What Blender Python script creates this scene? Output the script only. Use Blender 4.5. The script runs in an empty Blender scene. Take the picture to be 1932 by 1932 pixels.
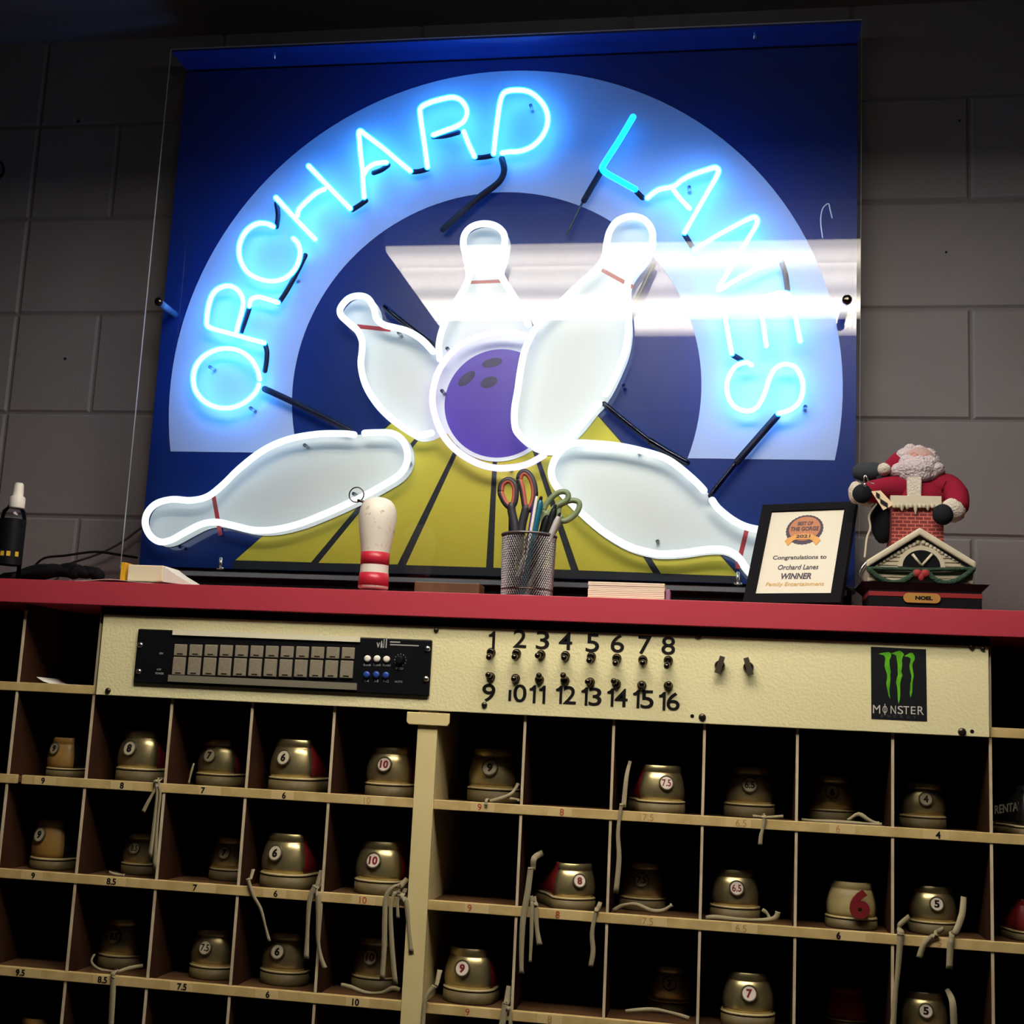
import bpy, bmesh, math, random
from mathutils import Vector, Matrix
random.seed(7)
R_ = math.radians
SC = bpy.context.scene
COL = SC.collection
ZR = 1.20                                  # height of the topmost shelf rail above the floor

# ------------------------------------------------------------------ camera, world, exposure
CAM_LOC = Vector((0.4654, -2.0639, ZR - 0.0285))
FOC = 2439.3                               # focal length in pixels of the 1932 px frame
RM = Matrix(((0.9851, -0.1707, -0.0204), (0.165, 0.9721, -0.1668), (0.0483, 0.1609, 0.9858)))  # right, forward, up
cd = bpy.data.cameras.new('camera')
cd.sensor_width = 36; cd.sensor_fit = 'HORIZONTAL'; cd.lens = 36 * FOC / 1932
cd.clip_start = 0.05
camo = bpy.data.objects.new('camera', cd); COL.objects.link(camo)
right, fwd, up = (RM.col[i].normalized() for i in range(3))
camo.matrix_world = Matrix(((right.x, up.x, -fwd.x, CAM_LOC.x), (right.y, up.y, -fwd.y, CAM_LOC.y),
                            (right.z, up.z, -fwd.z, CAM_LOC.z), (0, 0, 0, 1)))
SC.camera = camo

wd = bpy.data.worlds.new('world'); SC.world = wd; wd.use_nodes = True
wd.node_tree.nodes['Background'].inputs[0].default_value = (1.0, 0.95, 0.9, 1)
wd.node_tree.nodes['Background'].inputs[1].default_value = 0.006
SC.view_settings.view_transform = 'Standard'; SC.view_settings.look = 'None'
SC.view_settings.exposure = 0.0; SC.view_settings.gamma = 1.0
SC.view_settings.use_curve_mapping = False
SC.cycles.use_denoising = True
SC.cycles.max_bounces = 6; SC.cycles.transparent_max_bounces = 16
SC.cycles.use_adaptive_sampling = True; SC.cycles.adaptive_threshold = 0.05
SC.cycles.sample_clamp_indirect = 4.0
LAMP = 21.5                                # radiance of the ceiling troffer
LAMP_COL = (1.0, 0.905, 0.755)
NEON_BLUE = 1.0; NEON_WHITE = 1.0

# ------------------------------------------------------------------ helpers
def P(px, py, Y):
    """Point of the plane y = Y that the photograph shows at pixel (px, py): a measurement."""
    d = right * ((px - 966) / FOC) + fwd + up * (-(py - 966) / FOC)
    return CAM_LOC + d * ((Y - CAM_LOC.y) / d.y)

def px2m(Y): return (Y - CAM_LOC.y) / FOC * 1.02

def lin(c):
    return tuple(((v / 255) / 12.92 if v <= 10 else (((v / 255) + 0.055) / 1.055) ** 2.4) for v in c)

MATS = {}
def mat(name, col=(0.5, 0.5, 0.5), rough=0.5, metal=0.0, spec=0.5, coat=0.0, noise=None, bump=None, emit=None, alpha=1.0, srgb=False):
    if name in MATS: return MATS[name]
    m = bpy.data.materials.new(name); m.use_nodes = True
    nt = m.node_tree; b = nt.nodes['Principled BSDF']
    c = tuple(col)
    b.inputs['Base Color'].default_value = (*c, 1)
    b.inputs['Roughness'].default_value = rough; b.inputs['Metallic'].default_value = metal
    b.inputs['Specular IOR Level'].default_value = spec
    b.inputs['Coat Weight'].default_value = coat; b.inputs['Coat Roughness'].default_value = 0.015
    b.inputs['Alpha'].default_value = alpha
    if emit:
        b.inputs['Emission Color'].default_value = (*emit[0], 1); b.inputs['Emission Strength'].default_value = emit[1]
    tc = nt.nodes.new('ShaderNodeTexCoord')
    if noise:                               # (scale, second colour, low, high)
        n = nt.nodes.new('ShaderNodeTexNoise'); n.inputs['Scale'].default_value = noise[0]; n.inputs['Detail'].default_value = 6
        nt.links.new(tc.outputs['Object'], n.inputs['Vector'])
        r = nt.nodes.new('ShaderNodeValToRGB'); r.color_ramp.elements[0].position = noise[2]; r.color_ramp.elements[1].position = noise[3]
        r.color_ramp.elements[0].color = (*c, 1); r.color_ramp.elements[1].color = (*noise[1], 1)
        nt.links.new(n.outputs['Fac'], r.inputs['Fac']); nt.links.new(r.outputs['Color'], b.inputs['Base Color'])
    if bump:                                # (scale, strength, distance)
        n = nt.nodes.new('ShaderNodeTexNoise'); n.inputs['Scale'].default_value = bump[0]; n.inputs['Detail'].default_value = 3
        nt.links.new(tc.outputs['Object'], n.inputs['Vector'])
        bp = nt.nodes.new('ShaderNodeBump'); bp.inputs['Strength'].default_value = bump[1]; bp.inputs['Distance'].default_value = bump[2]
        nt.links.new(n.outputs['Fac'], bp.inputs['Height']); nt.links.new(bp.outputs['Normal'], b.inputs['Normal'])
    MATS[name] = m
    return m

def emis(name, col, strength):
    m = bpy.data.materials.new(name); m.use_nodes = True; nt = m.node_tree; nt.nodes.clear()
    o = nt.nodes.new('ShaderNodeOutputMaterial'); e = nt.nodes.new('ShaderNodeEmission')
    e.inputs[0].default_value = (*col, 1); e.inputs[1].default_value = strength
    nt.links.new(e.outputs[0], o.inputs[0]); MATS[name] = m
    return m

def glow_glass(name, col, strength):        # thin glowing glass wall of a neon tube
    m = emis(name, col, strength); nt = m.node_tree
    o = next(n for n in nt.nodes if n.type == 'OUTPUT_MATERIAL'); e = next(n for n in nt.nodes if n.type == 'EMISSION')
    t = nt.nodes.new('ShaderNodeBsdfTransparent'); a = nt.nodes.new('ShaderNodeAddShader')
    nt.links.new(t.outputs[0], a.inputs[0]); nt.links.new(e.outputs[0], a.inputs[1]); nt.links.new(a.outputs[0], o.inputs[0])
    return m

def clear_sheet(name, tint=(1, 1, 1), ior=1.4, rough=0.0, extra=None):
    m = bpy.data.materials.new(name); m.use_nodes = True; nt = m.node_tree; nt.nodes.clear()
    o = nt.nodes.new('ShaderNodeOutputMaterial'); t = nt.nodes.new('ShaderNodeBsdfTransparent'); t.inputs[0].default_value = (*tint, 1)
    g = nt.nodes.new('ShaderNodeBsdfGlossy'); g.inputs['Roughness'].default_value = rough
    f = nt.nodes.new('ShaderNodeFresnel'); f.inputs['IOR'].default_value = ior
    x = nt.nodes.new('ShaderNodeMixShader')
    nt.links.new(f.outputs[0], x.inputs[0]); nt.links.new(t.outputs[0], x.inputs[1]); nt.links.new(g.outputs[0], x.inputs[2])
    nt.links.new(x.outputs[0], o.inputs[0]); MATS[name] = m
    return m

ORG = {}
def origin_of(o):
    while o.parent: o = o.parent
    return ORG[o.name]

def props(o, label=None, cat=None, group=None, kind=None):
    for k, v in (('label', label), ('category', cat), ('group', group), ('kind', kind)):
        if v: o[k] = v
    return o

def thing(name, loc, label, cat, group=None):
    o = bpy.data.objects.new(name, None); COL.objects.link(o)
    o.location = loc; o.empty_display_size = 0.02
    ORG[o.name] = Vector(loc)
    return props(o, label, cat, group)

class MB:
    """Collects shapes given in world coordinates and links them as ONE mesh object."""
    def __init__(s): s.bm = bmesh.new(); s.mi = 0
    def _face(s, vs, smooth=False):
        try:
            f = s.bm.faces.new(vs); f.material_index = s.mi; f.smooth = smooth
            return f
        except ValueError: return None
    def box(s, a, b):
        x0, y0, z0 = (min(a[i], b[i]) for i in range(3)); x1, y1, z1 = (max(a[i], b[i]) for i in range(3))
        v = [s.bm.verts.new(c) for c in ((x0, y0, z0), (x1, y0, z0), (x1, y1, z0), (x0, y1, z0), (x0, y0, z1), (x1, y0, z1), (x1, y1, z1), (x0, y1, z1))]
        for q in ((3, 2, 1, 0), (4, 5, 6, 7), (0, 1, 5, 4), (1, 2, 6, 5), (2, 3, 7, 6), (3, 0, 4, 7)): s._face([v[i] for i in q])
        return s
    def hexa(s, pts):                       # 8 points: bottom ring, then top ring
        v = [s.bm.verts.new(c) for c in pts]
        for q in ((3, 2, 1, 0), (4, 5, 6, 7), (0, 1, 5, 4), (1, 2, 6, 5), (2, 3, 7, 6), (3, 0, 4, 7)): s._face([v[i] for i in q])
        return s
    def loft(s, rings, closed=True, cap0=True, cap1=True, smooth=True):
        rv = [[s.bm.verts.new(p) for p in r] for r in rings]
        n = len(rv[0])
        for a, b in zip(rv, rv[1:]):
            for i in range(n if closed else n - 1):
                j = (i + 1) % n
                s._face([a[i], a[j], b[j], b[i]], smooth)
        if cap0: s._face(list(reversed(rv[0])))
        if cap1: s._face(rv[-1])
        return s
    def prism(s, pts, d):                   # polygon pushed along vector d
        d = Vector(d)
        return s.loft([[Vector(p) for p in pts], [Vector(p) + d for p in pts]], smooth=False)
    def tube(s, pts, r, seg=10, caps=True):
        pts = [Vector(p) for p in pts]; n = len(pts)
        rr = r if isinstance(r, (list, tuple)) else [r] * n
        T = []
        for i in range(n):
            t = pts[min(i + 1, n - 1)] - pts[max(i - 1, 0)]
            T.append(t.normalized() if t.length > 1e-9 else Vector((0, 0, 1)))
        a = Vector((0, 1, 0)) if abs(T[0].y) < 0.9 else Vector((1, 0, 0))
        N = T[0].cross(a).normalized(); rings = []
        def ring(c, N, B, q): return [c + (N * math.cos(k * 2 * math.pi / seg) + B * math.sin(k * 2 * math.pi / seg)) * q for k in range(seg)]
        for i in range(n):
            N = (N - T[i] * N.dot(T[i]))
            N = N.normalized() if N.length > 1e-6 else T[i].orthogonal().normalized()
            B = T[i].cross(N)
            if i == 0 and caps:
                for k in (0.15, 0.6, 0.9): rings.append(ring(pts[0] - T[0] * rr[0] * math.cos(math.asin(k)), N, B, rr[0] * k))
            rings.append(ring(pts[i], N, B, rr[i]))
            if i == n - 1 and caps:
                for k in (0.9, 0.6, 0.15): rings.append(ring(pts[i] + T[i] * rr[i] * math.cos(math.asin(k)), N, B, rr[i] * k))
        return s.loft(rings)
    def lathe(s, prof, c, axis=(0, 0, 1), seg=24, cap0=True, cap1=True, smooth=True, xref=None):
        ax = Vector(axis).normalized(); c = Vector(c)
        u = (Vector(xref) if xref else ax.orthogonal()).normalized(); w = ax.cross(u)
        rings = [[c + ax * h + (u * math.cos(k * 2 * math.pi / seg) + w * math.sin(k * 2 * math.pi / seg)) * r for k in range(seg)] for r, h in prof]
        return s.loft(rings, True, cap0, cap1, smooth)
    def ball(s, c, r, seg=16, sc=(1, 1, 1), lump=0.0, rings=10):
        c = Vector(c); out = []
        for i in range(rings + 1):
            th = math.pi * min(max(i / rings, 0.02), 0.98)
            ring = []
            for k in range(seg):
                a = 2 * math.pi * k / seg
                q = r * (1 + lump * (random.random() - 0.5))
                ring.append(c + Vector((q * math.sin(th) * math.cos(a) * sc[0], q * math.sin(th) * math.sin(a) * sc[1], -q * math.cos(th) * sc[2])))
            out.append(ring)
        return s.loft(out)
    def ribbon(s, pts, w, th=0.0009, side=None):   # flat lace: pts, widths, facing -y by default
        pts = [Vector(p) for p in pts]; n = len(pts)
        ww = w if isinstance(w, (list, tuple)) else [w] * n
        rings = []
        for i in range(n):
            t = (pts[min(i + 1, n - 1)] - pts[max(i - 1, 0)]).normalized()
            sd = (Vector(side) if side else Vector((0, 1, 0)).cross(t))
            sd = sd - t * sd.dot(t)
            sd = sd.normalized() if sd.length > 1e-5 else Vector((1, 0, 0))
            nn = t.cross(sd).normalized()
            h = ww[i] / 2
            rings.append([pts[i] - sd * h - nn * th / 2, pts[i] + sd * h - nn * th / 2, pts[i] + sd * h + nn * th / 2, pts[i] - sd * h + nn * th / 2])
        return s.loft(rings)
    def add_mesh(s, me, M):
        vs = [s.bm.verts.new(M @ v.co) for v in me.vertices]
        for p in me.polygons: s._face([vs[i] for i in p.vertices])
        return s
    def build(s, name, mats, parent=None, label=None, cat=None, group=None, kind=None, bevel=0.0, org=None, local=False):
        bmesh.ops.recalc_face_normals(s.bm, faces=s.bm.faces)
        if parent is not None:
            o0 = Vector((0, 0, 0)) if local else origin_of(parent)
        else:
            o0 = Vector(org) if org is not None else Vector((0, 0, 0))
        if o0.length: bmesh.ops.translate(s.bm, vec=-o0, verts=s.bm.verts)
        me = bpy.data.meshes.new(name); s.bm.to_mesh(me); s.bm.free()
        for m in (mats if isinstance(mats, (list, tuple)) else [mats]): me.materials.append(m)
        o = bpy.data.objects.new(name, me); COL.objects.link(o)
        if parent is not None: o.parent = parent
        else: o.location = o0; ORG[o.name] = o0
        if bevel:
            b = o.modifiers.new('bevel', 'BEVEL'); b.width = bevel; b.segments = 2; b.limit_method = 'ANGLE'; b.angle_limit = R_(40)
        return props(o, label, cat, group, kind)

def smooth_path(pts, step=5, closed=False):
    pts = [Vector(p) for p in pts]; n = len(pts); out = []
    g = (lambda i: pts[i % n]) if closed else (lambda i: pts[min(max(i, 0), n - 1)])
    for i in range(n if closed else n - 1):
        p0, p1, p2, p3 = g(i - 1), g(i), g(i + 1), g(i + 2)
        for k in range(step):
            t = k / step
            out.append(0.5 * ((2 * p1) + (p2 - p0) * t + (2 * p0 - 5 * p1 + 4 * p2 - p3) * t * t + (3 * p1 - p0 - 3 * p2 + p3) * t ** 3))
    if not closed: out.append(pts[-1])
    return out

def pp(flat, Y):                            # pixel list -> points on the plane y = Y
    return [P(x, y, Y) for x, y in flat]

TXT = {}
def text_mesh(s, bold=0.0, shear=0.0, ext=0.02):
    k = (s, bold, shear)
    if k not in TXT:
        cu = bpy.data.curves.new('t', 'FONT'); cu.body = s; cu.size = 1; cu.offset = bold; cu.shear = shear; cu.extrude = ext; cu.resolution_u = 4
        o = bpy.data.objects.new('t', cu); COL.objects.link(o)
        dg = bpy.context.evaluated_depsgraph_get(); dg.update()
        me = bpy.data.meshes.new_from_object(o.evaluated_get(dg))
        bpy.data.objects.remove(o); bpy.data.curves.remove(cu)
        xs = [v.co.x for v in me.vertices]; ys = [v.co.y for v in me.vertices]
        TXT[k] = (me, min(xs), max(xs), min(ys), max(ys), ext)
    return TXT[k]

def add_text(mb, s, c, h, w=None, u=(1, 0, 0), v=(0, 0, 1), bold=0.0, shear=0.0, th=0.0006):
    me, x0, x1, y0, y1, ext = text_mesh(s, bold, shear)
    u = Vector(u).normalized(); v = Vector(v).normalized(); n = u.cross(v)
    sy = h / (y1 - y0); sx = (w / (x1 - x0)) if w else sy
    sz = th / (2 * ext)
    M = Matrix.Identity(4)
    for i in range(3):
        M[i][0] = u[i] * sx; M[i][1] = v[i] * sy; M[i][2] = n[i] * sz
        M[i][3] = c[i] - u[i] * sx * (x0 + x1) / 2 - v[i] * sy * (y0 + y1) / 2
    return mb.add_mesh(me, M)

# ------------------------------------------------------------------ materials
M_wall = mat('painted_block', (0.168, 0.157, 0.163), 0.75, noise=(3.0, (0.190, 0.178, 0.184), 0.35, 0.7), bump=(180, 0.35, 0.002))
M_mortar = mat('painted_mortar', (0.138, 0.128, 0.132), 0.8, bump=(120, 0.4, 0.002))
M_ceil = mat('ceiling_paint', (0.13, 0.125, 0.13), 0.9, bump=(60, 0.3, 0.003))
M_floor = mat('floor_tile', (0.05, 0.04, 0.03), 0.5, noise=(20, (0.07, 0.05, 0.04), 0.4, 0.6))
M_rail = mat('cream_rail_paint', (0.52, 0.375, 0.15), 0.55, noise=(34, (0.66, 0.495, 0.225), 0.38, 0.66), bump=(250, 0.2, 0.001))
M_tape = mat('label_tape', (0.68, 0.52, 0.25), 0.5)
M_post = mat('cream_post_paint', (0.72, 0.60, 0.29), 0.5, noise=(9, (0.78, 0.66, 0.34), 0.3, 0.7), bump=(150, 0.15, 0.001))
M_edge = mat('divider_edge', (0.55, 0.44, 0.30), 0.5, noise=(25, (0.68, 0.56, 0.40), 0.4, 0.6))
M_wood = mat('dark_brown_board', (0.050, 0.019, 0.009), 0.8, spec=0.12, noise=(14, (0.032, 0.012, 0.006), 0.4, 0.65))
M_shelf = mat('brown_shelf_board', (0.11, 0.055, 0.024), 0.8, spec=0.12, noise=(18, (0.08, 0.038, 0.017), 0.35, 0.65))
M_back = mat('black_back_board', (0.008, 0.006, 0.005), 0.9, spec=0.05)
M_panel = mat('cream_hammered_metal', (0.83, 0.765, 0.45), 0.27, spec=0.5, noise=(5, (0.88, 0.82, 0.50), 0.35, 0.7), bump=(210, 0.45, 0.0022))
M_red = mat('red_laminate', (0.44, 0.042, 0.070), 0.45, spec=0.3, noise=(3, (0.47, 0.047, 0.076), 0.4, 0.6))
M_dark = mat('dark_strip', (0.030, 0.022, 0.030), 0.7, spec=0.2)
M_black = mat('black_plastic', (0.005, 0.0055, 0.008), 0.45, spec=0.18)
M_blackmatt = mat('black_matt', (0.006, 0.006, 0.008), 0.85, spec=0.1)
M_text = mat('black_ink', (0.008, 0.007, 0.007), 0.6, spec=0.2)
M_redtext = mat('red_ink', (0.42, 0.07, 0.03), 0.6)
M_fade = mat('faded_ink', (0.50, 0.28, 0.10), 0.6)
M_chrome = mat('dark_chrome', (0.105, 0.088, 0.07), 0.24, metal=1.0)
M_steel = mat('bright_steel', (0.75, 0.73, 0.70), 0.25, metal=1.0)
M_screw = mat('tarnished_screw', (0.085, 0.07, 0.055), 0.33, metal=0.9)
M_navy = mat('navy_gloss_board', (0.006, 0.026, 0.170), 0.35, spec=0.3, coat=0.9)
M_arch = mat('lavender_arch_vinyl', (0.42, 0.53, 0.80), 0.45, spec=0.3, coat=0.12)
M_pin = mat('white_pin_vinyl', (0.78, 0.85, 0.86), 0.5, spec=0.3, coat=0.1)
M_pinred = mat('pin_stripe_vinyl', (0.40, 0.035, 0.05), 0.4)
M_ball = mat('purple_ball_vinyl', (0.085, 0.045, 0.42), 0.35, coat=0.35)
M_hole = mat('finger_hole_vinyl', (0.03, 0.025, 0.10), 0.4)
M_yel = mat('yellow_lane_vinyl', (0.58, 0.52, 0.055), 0.5, spec=0.3, coat=0.1)
M_acry = clear_sheet('clear_acrylic', (0.99, 0.995, 1.0), 1.37)
M_acryedge = mat('frosted_acrylic_edge', (0.75, 0.80, 0.88), 0.4)
M_glassy = clear_sheet('clear_glass', (0.93, 0.95, 0.98), 1.45, 0.02)
M_sleeve = clear_sheet('painted_out_tube', (0.12, 0.14, 0.28), 1.5, 0.05)
M_block = mat('block_out_paint', (0.004, 0.006, 0.03), 0.5, spec=0.3)
N_bcore = emis('neon_blue_core', (1.05, 6.0, 15.0), 1.0 * NEON_BLUE)
N_bglass = glow_glass('neon_blue_glass', (0.0, 0.85, 2.6), 0.85 * NEON_BLUE)
N_dcore = emis('neon_dim_core', (0.03, 1.0, 3.2), 0.9 * NEON_BLUE)
N_white = emis('neon_white', (1.35, 1.56, 1.64), 1.0 * NEON_WHITE)
N_lav = emis('neon_lavender', (1.35, 1.10, 2.2), 1.0 * NEON_WHITE)
M_silver = mat('silver_leather', (0.66, 0.56, 0.29), 0.33, metal=0.88, spec=0.5, noise=(45, (0.46, 0.38, 0.19), 0.42, 0.78), bump=(220, 0.15, 0.0006))
M_tan = mat('tan_gold_leather', (0.36, 0.21, 0.055), 0.45, noise=(30, (0.28, 0.15, 0.035), 0.4, 0.7))
M_cream = mat('cream_leather', (0.42, 0.34, 0.15), 0.5, noise=(30, (0.34, 0.27, 0.12), 0.4, 0.7))
M_shoered = mat('red_leather', (0.20, 0.010, 0.012), 0.5)
M_shoeblk = mat('black_leather', (0.008, 0.008, 0.008), 0.4)
M_sole = mat('taupe_heel_block', (0.145, 0.108, 0.044), 0.6, noise=(60, (0.10, 0.074, 0.030), 0.4, 0.7))
M_soledark = mat('sole_groove', (0.02, 0.015, 0.01), 0.8)
M_welt = mat('pale_welt', (0.46, 0.37, 0.19), 0.5)
M_disc = mat('cream_disc', (0.62, 0.54, 0.40), 0.4)
M_discpink = mat('white_disc', (0.80, 0.70, 0.62), 0.4)
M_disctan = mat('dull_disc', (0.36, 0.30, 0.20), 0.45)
M_discrim = mat('disc_rim', (0.075, 0.060, 0.032), 0.45)
M_numred = mat('maroon_numeral', (0.20, 0.012, 0.018), 0.5)
M_lace = mat('grey_lace', (0.34, 0.295, 0.19), 0.85, spec=0.1, bump=(900, 0.5, 0.0005))
M_lacewhite = mat('white_lace_tip', (0.85, 0.83, 0.76), 0.6)
M_white = mat('white_plastic', (0.80, 0.77, 0.72), 0.4)
M_paper = mat('white_paper', (0.80, 0.77, 0.72), 0.8)

# ------------------------------------------------------------------ the room
WALL_Y, CEIL_Z = 0.30, ZR + 1.362
CNT_T, CNT_B, CNT_F = ZR + 0.1742, ZR + 0.1345, -0.030     # countertop top, bottom, front
wb = MB()
wb.mi = 1; wb.box((-2.2, WALL_Y + 0.004, 0), (2.2, WALL_Y + 0.10, CEIL_Z + 0.05))
wb.mi = 0
jz = [ZR + v for v in (-1.30, -1.128, -0.919, -0.71, -0.501, -0.292, -0.083, 0.126, 0.3345, 0.547, 0.756, 0.9635, 1.171, 1.40)]
for i, (za, zb) in enumerate(zip(jz, jz[1:])):
    par = 0 if i % 2 == 1 else 1
    x = -0.825 + (0.2131 if par else 0) - 0.4262 * 4
    cuts = [-1.0075]                         # the long vertical control joint near the left of the photo
    while x < 2.2: cuts.append(x); x += 0.4262
    cuts = sorted(c for c in cuts if -2.15 < c < 2.15 and (c == -1.0075 or abs(c + 1.0075) > 0.06))
    for xa, xb in zip([-2.2] + cuts, cuts + [2.2]):
        g, b = 0.0016, 0.0050
        y0, y1 = WALL_Y, WALL_Y + 0.0045
        wb.loft([[(xa + g, y1, za + g), (xb - g, y1, za + g), (xb - g, y1, zb - g), (xa + g, y1, zb - g)],
                 [(xa + g + b, y0, za + g + b), (xb - g - b, y0, za + g + b), (xb - g - b, y0, zb - g - b), (xa + g + b, y0, zb - g - b)]], cap0=False, smooth=False)
wall = wb.build('wall_back', [M_wall, M_mortar], kind='structure')
for px, py, r in ((148, 229, 0.0040), (123, 677, 0.0030), (1810, 228, 0.0022), (1785, 476, 0.0022)):
    c = P(px, py, WALL_Y); MB().lathe([(r, 0.0), (r, 0.0015)], c, (0, -1, 0), 10).build('nail_hole', M_blackmatt, wall)
MB().box((-2.2, -3.2, CEIL_Z), (2.2, WALL_Y + 0.004, CEIL_Z + 0.04)).build('ceiling', M_ceil, kind='structure')
MB().box((-2.2, -3.2, -0.04), (2.2, WALL_Y + 0.004, 0)).build('floor', M_floor, kind='structure')

# ------------------------------------------------------------------ the hanging fluorescent fixture (its reflection crosses the sign)
FX0, FX1, FY0, FY1, FZ = -0.37, 0.86, -0.99, -0.455, ZR + 1.08
fx = thing('ceiling_light', ((FX0 + FX1) / 2, (FY0 + FY1) / 2, FZ), 'hanging fluorescent ceiling light with prismatic lens, seen mirrored in the sign cover', 'light')
lens = bpy.data.materials.new('prismatic_lens'); lens.use_nodes = True; nt = lens.node_tree; nt.nodes.clear()
o_ = nt.nodes.new('ShaderNodeOutputMaterial'); e_ = nt.nodes.new('ShaderNodeEmission')
tc = nt.nodes.new('ShaderNodeTexCoord'); sp = nt.nodes.new('ShaderNodeSeparateXYZ'); nt.links.new(tc.outputs['Object'], sp.inputs[0])
def mth(op, a, b=None):
    n = nt.nodes.new('ShaderNodeMath'); n.operation = op
    for i, v in enumerate((a, b)):
        if v is None: continue
        if isinstance(v, (int, float)): n.inputs[i].default_value = v
        else: nt.links.new(v, n.inputs[i])
    return n.outputs[0]
def bumpf(y, c, s):                          # bright band under one of the lamp tubes
    d = mth('DIVIDE', mth('SUBTRACT', y, c), s)
    return mth('POWER', 2.718, mth('MULTIPLY', mth('MULTIPLY', d, d), -1))
yy = sp.outputs[1]
ribs = mth('ADD', 0.93, mth('MULTIPLY', 0.07, mth('SINE', mth('MULTIPLY', sp.outputs[0], 640.0))))
prof = mth('ADD', mth('ADD', mth('MULTIPLY', bumpf(yy, 0.195, 0.072), 0.75), mth('MULTIPLY', bumpf(yy, -0.155, 0.068), 1.6)), 0.25)
nt.links.new(mth('MULTIPLY', mth('MULTIPLY', prof, ribs), LAMP), e_.inputs[1]); e_.inputs[0].default_value = (*LAMP_COL, 1)
nt.links.new(e_.outputs[0], o_.inputs[0])
M_house = mat('white_enamel', (0.7, 0.7, 0.68), 0.4)
hb = MB()
hb.box((FX0, FY0, FZ + 0.085), (FX1, FY1, FZ + 0.09))
for a, b in (((FX0 - 0.004, FY0 - 0.004, FZ - 0.004), (FX0, FY1 + 0.004, FZ + 0.09)), ((FX1, FY0 - 0.004, FZ - 0.004), (FX1 + 0.004, FY1 + 0.004, FZ + 0.09)),
             ((FX0, FY0 - 0.004, FZ - 0.004), (FX1, FY0, FZ + 0.09)), ((FX0, FY1, FZ - 0.004), (FX1, FY1 + 0.004, FZ + 0.09))): hb.box(a, b)
hb.build('housing', M_house, fx)
MB().box((FX0 + .001, FY0 + .001, FZ - 0.016), (FX1 - .001, FY1 - .001, FZ + 0.004)).build('lens', lens, fx)
for x in (FX0 + 0.15, FX1 - 0.15):
    for y in (FY0 + 0.1, FY1 - 0.1):
        MB().tube([(x, y, FZ + 0.09), (x, y, CEIL_Z)], 0.004, 8, False).build('hanger_rod', M_steel, fx)

# ------------------------------------------------------------------ the shoe rack
W, PW, H = 0.14136, 0.03296, 0.1548
RACK_B = 0.292
XL = [-PW - k * W for k in range(7)]         # left bank dividers, right to left (0 = edge of the post)
XR = [k * W for k in range(8)]
x_min, x_max = XL[6], XR[7]
rack = thing('shoe_rack', ((x_min + x_max) / 2, 0.14, 0), 'tall cream and brown cubbyhole rack for rental shoes below the red counter', 'shoe rack')
NR = 8
def rz(r): return ZR - r * H
for r in range(NR):
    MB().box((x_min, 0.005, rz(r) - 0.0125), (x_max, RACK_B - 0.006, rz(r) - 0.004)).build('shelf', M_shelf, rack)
for x in XL[1:] + XR[1:]:
    d = MB(); d.box((x - 0.002, -0.001, 0.02), (x + 0.002, RACK_B - 0.006, CNT_B - 0.001))
    d.mi = 1; d.box((x - 0.0021, -0.0032, 0.02), (x + 0.0021, -0.001, CNT_B - 0.012))
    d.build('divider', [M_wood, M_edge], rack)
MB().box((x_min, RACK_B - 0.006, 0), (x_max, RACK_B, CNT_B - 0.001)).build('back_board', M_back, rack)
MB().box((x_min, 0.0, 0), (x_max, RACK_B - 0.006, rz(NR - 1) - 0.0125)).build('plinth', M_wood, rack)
LEFT = ['8', '7', '6']
SIZES = {  # (row): (pixel x, pixel y, text, ink)
    1: [(81, 1475, '9', 0), (230, 1483, '8', 0), (383, 1491, '7', 0), (536, 1499, '6', 0), (693, 1506, '10', 2), (905, 1520, '9', 1), (1060, 1531, '8', 1),
        (1223, 1543, '7.5', 2), (1398, 1555, '6.5', 2), (1581, 1567, '6', 2), (1770, 1577, '4', 0)],
    2: [(62, 1657, '9', 0), (210, 1664, '8.5', 0), (368, 1675, '7', 0), (520, 1686, '6', 0), (685, 1697, '10', 1), (886, 1713, '9', 1), (1052, 1726, '8', 1),
        (1222, 1739, '7.5', 2), (1398, 1755, '6.5', 2), (1582, 1768, '6', 0), (1772, 1780, '5', 2)],
    3: [(38, 1839, '9.5', 0), (193, 1852, '8.5', 0), (343, 1865, '7.5', 0), (505, 1877, '6', 0), (671, 1891, '10', 0), (882, 1910, '9', 1), (1037, 1924, '8', 2)]}
for r in range(NR):
    segs = [(x_min, XL[0]), (0.0, x_max)]
    if r == 0: segs = [(x_min, XL[4] + 0.0025), (XR[6] - 0.003, x_max)]
    if r == 1:
        g0, g1 = P(29.5, 1466, -0.005).x, P(41, 1467, -0.005).x
        segs = [(x_min, g0), (g1, XL[0]), (0.0, x_max)]
    rails = []
    for a, b in segs:
        rails.append(MB().box((a, -0.005, rz(r) - 0.0148), (b, 0.005, rz(r))).build('shelf_rail', M_rail, rack, bevel=0.0008))
    for px, py, s, ink in SIZES.get(r, []):
        c = P(px, py, -0.0052); c.z = rz(r) - 0.0074
        par = next(rails[i] for i, (a, b) in enumerate(segs) if a <= c.x <= b)
        m = MB(); m.mi = 1
        off = random.uniform(-0.006, 0.02)
        m.box((c.x - 0.018 + off, -0.0053, c.z - 0.0066), (c.x + 0.020 + off, -0.0048, c.z + 0.0066))
        m.mi = 0; add_text(m, s, (c.x, -0.0055, c.z), 0.0105, bold=(0.03 if ink == 0 else 0.005), th=0.0004)
        m.build('size_label', [(M_text, M_redtext, M_fade)[ink], M_tape], par)
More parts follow.
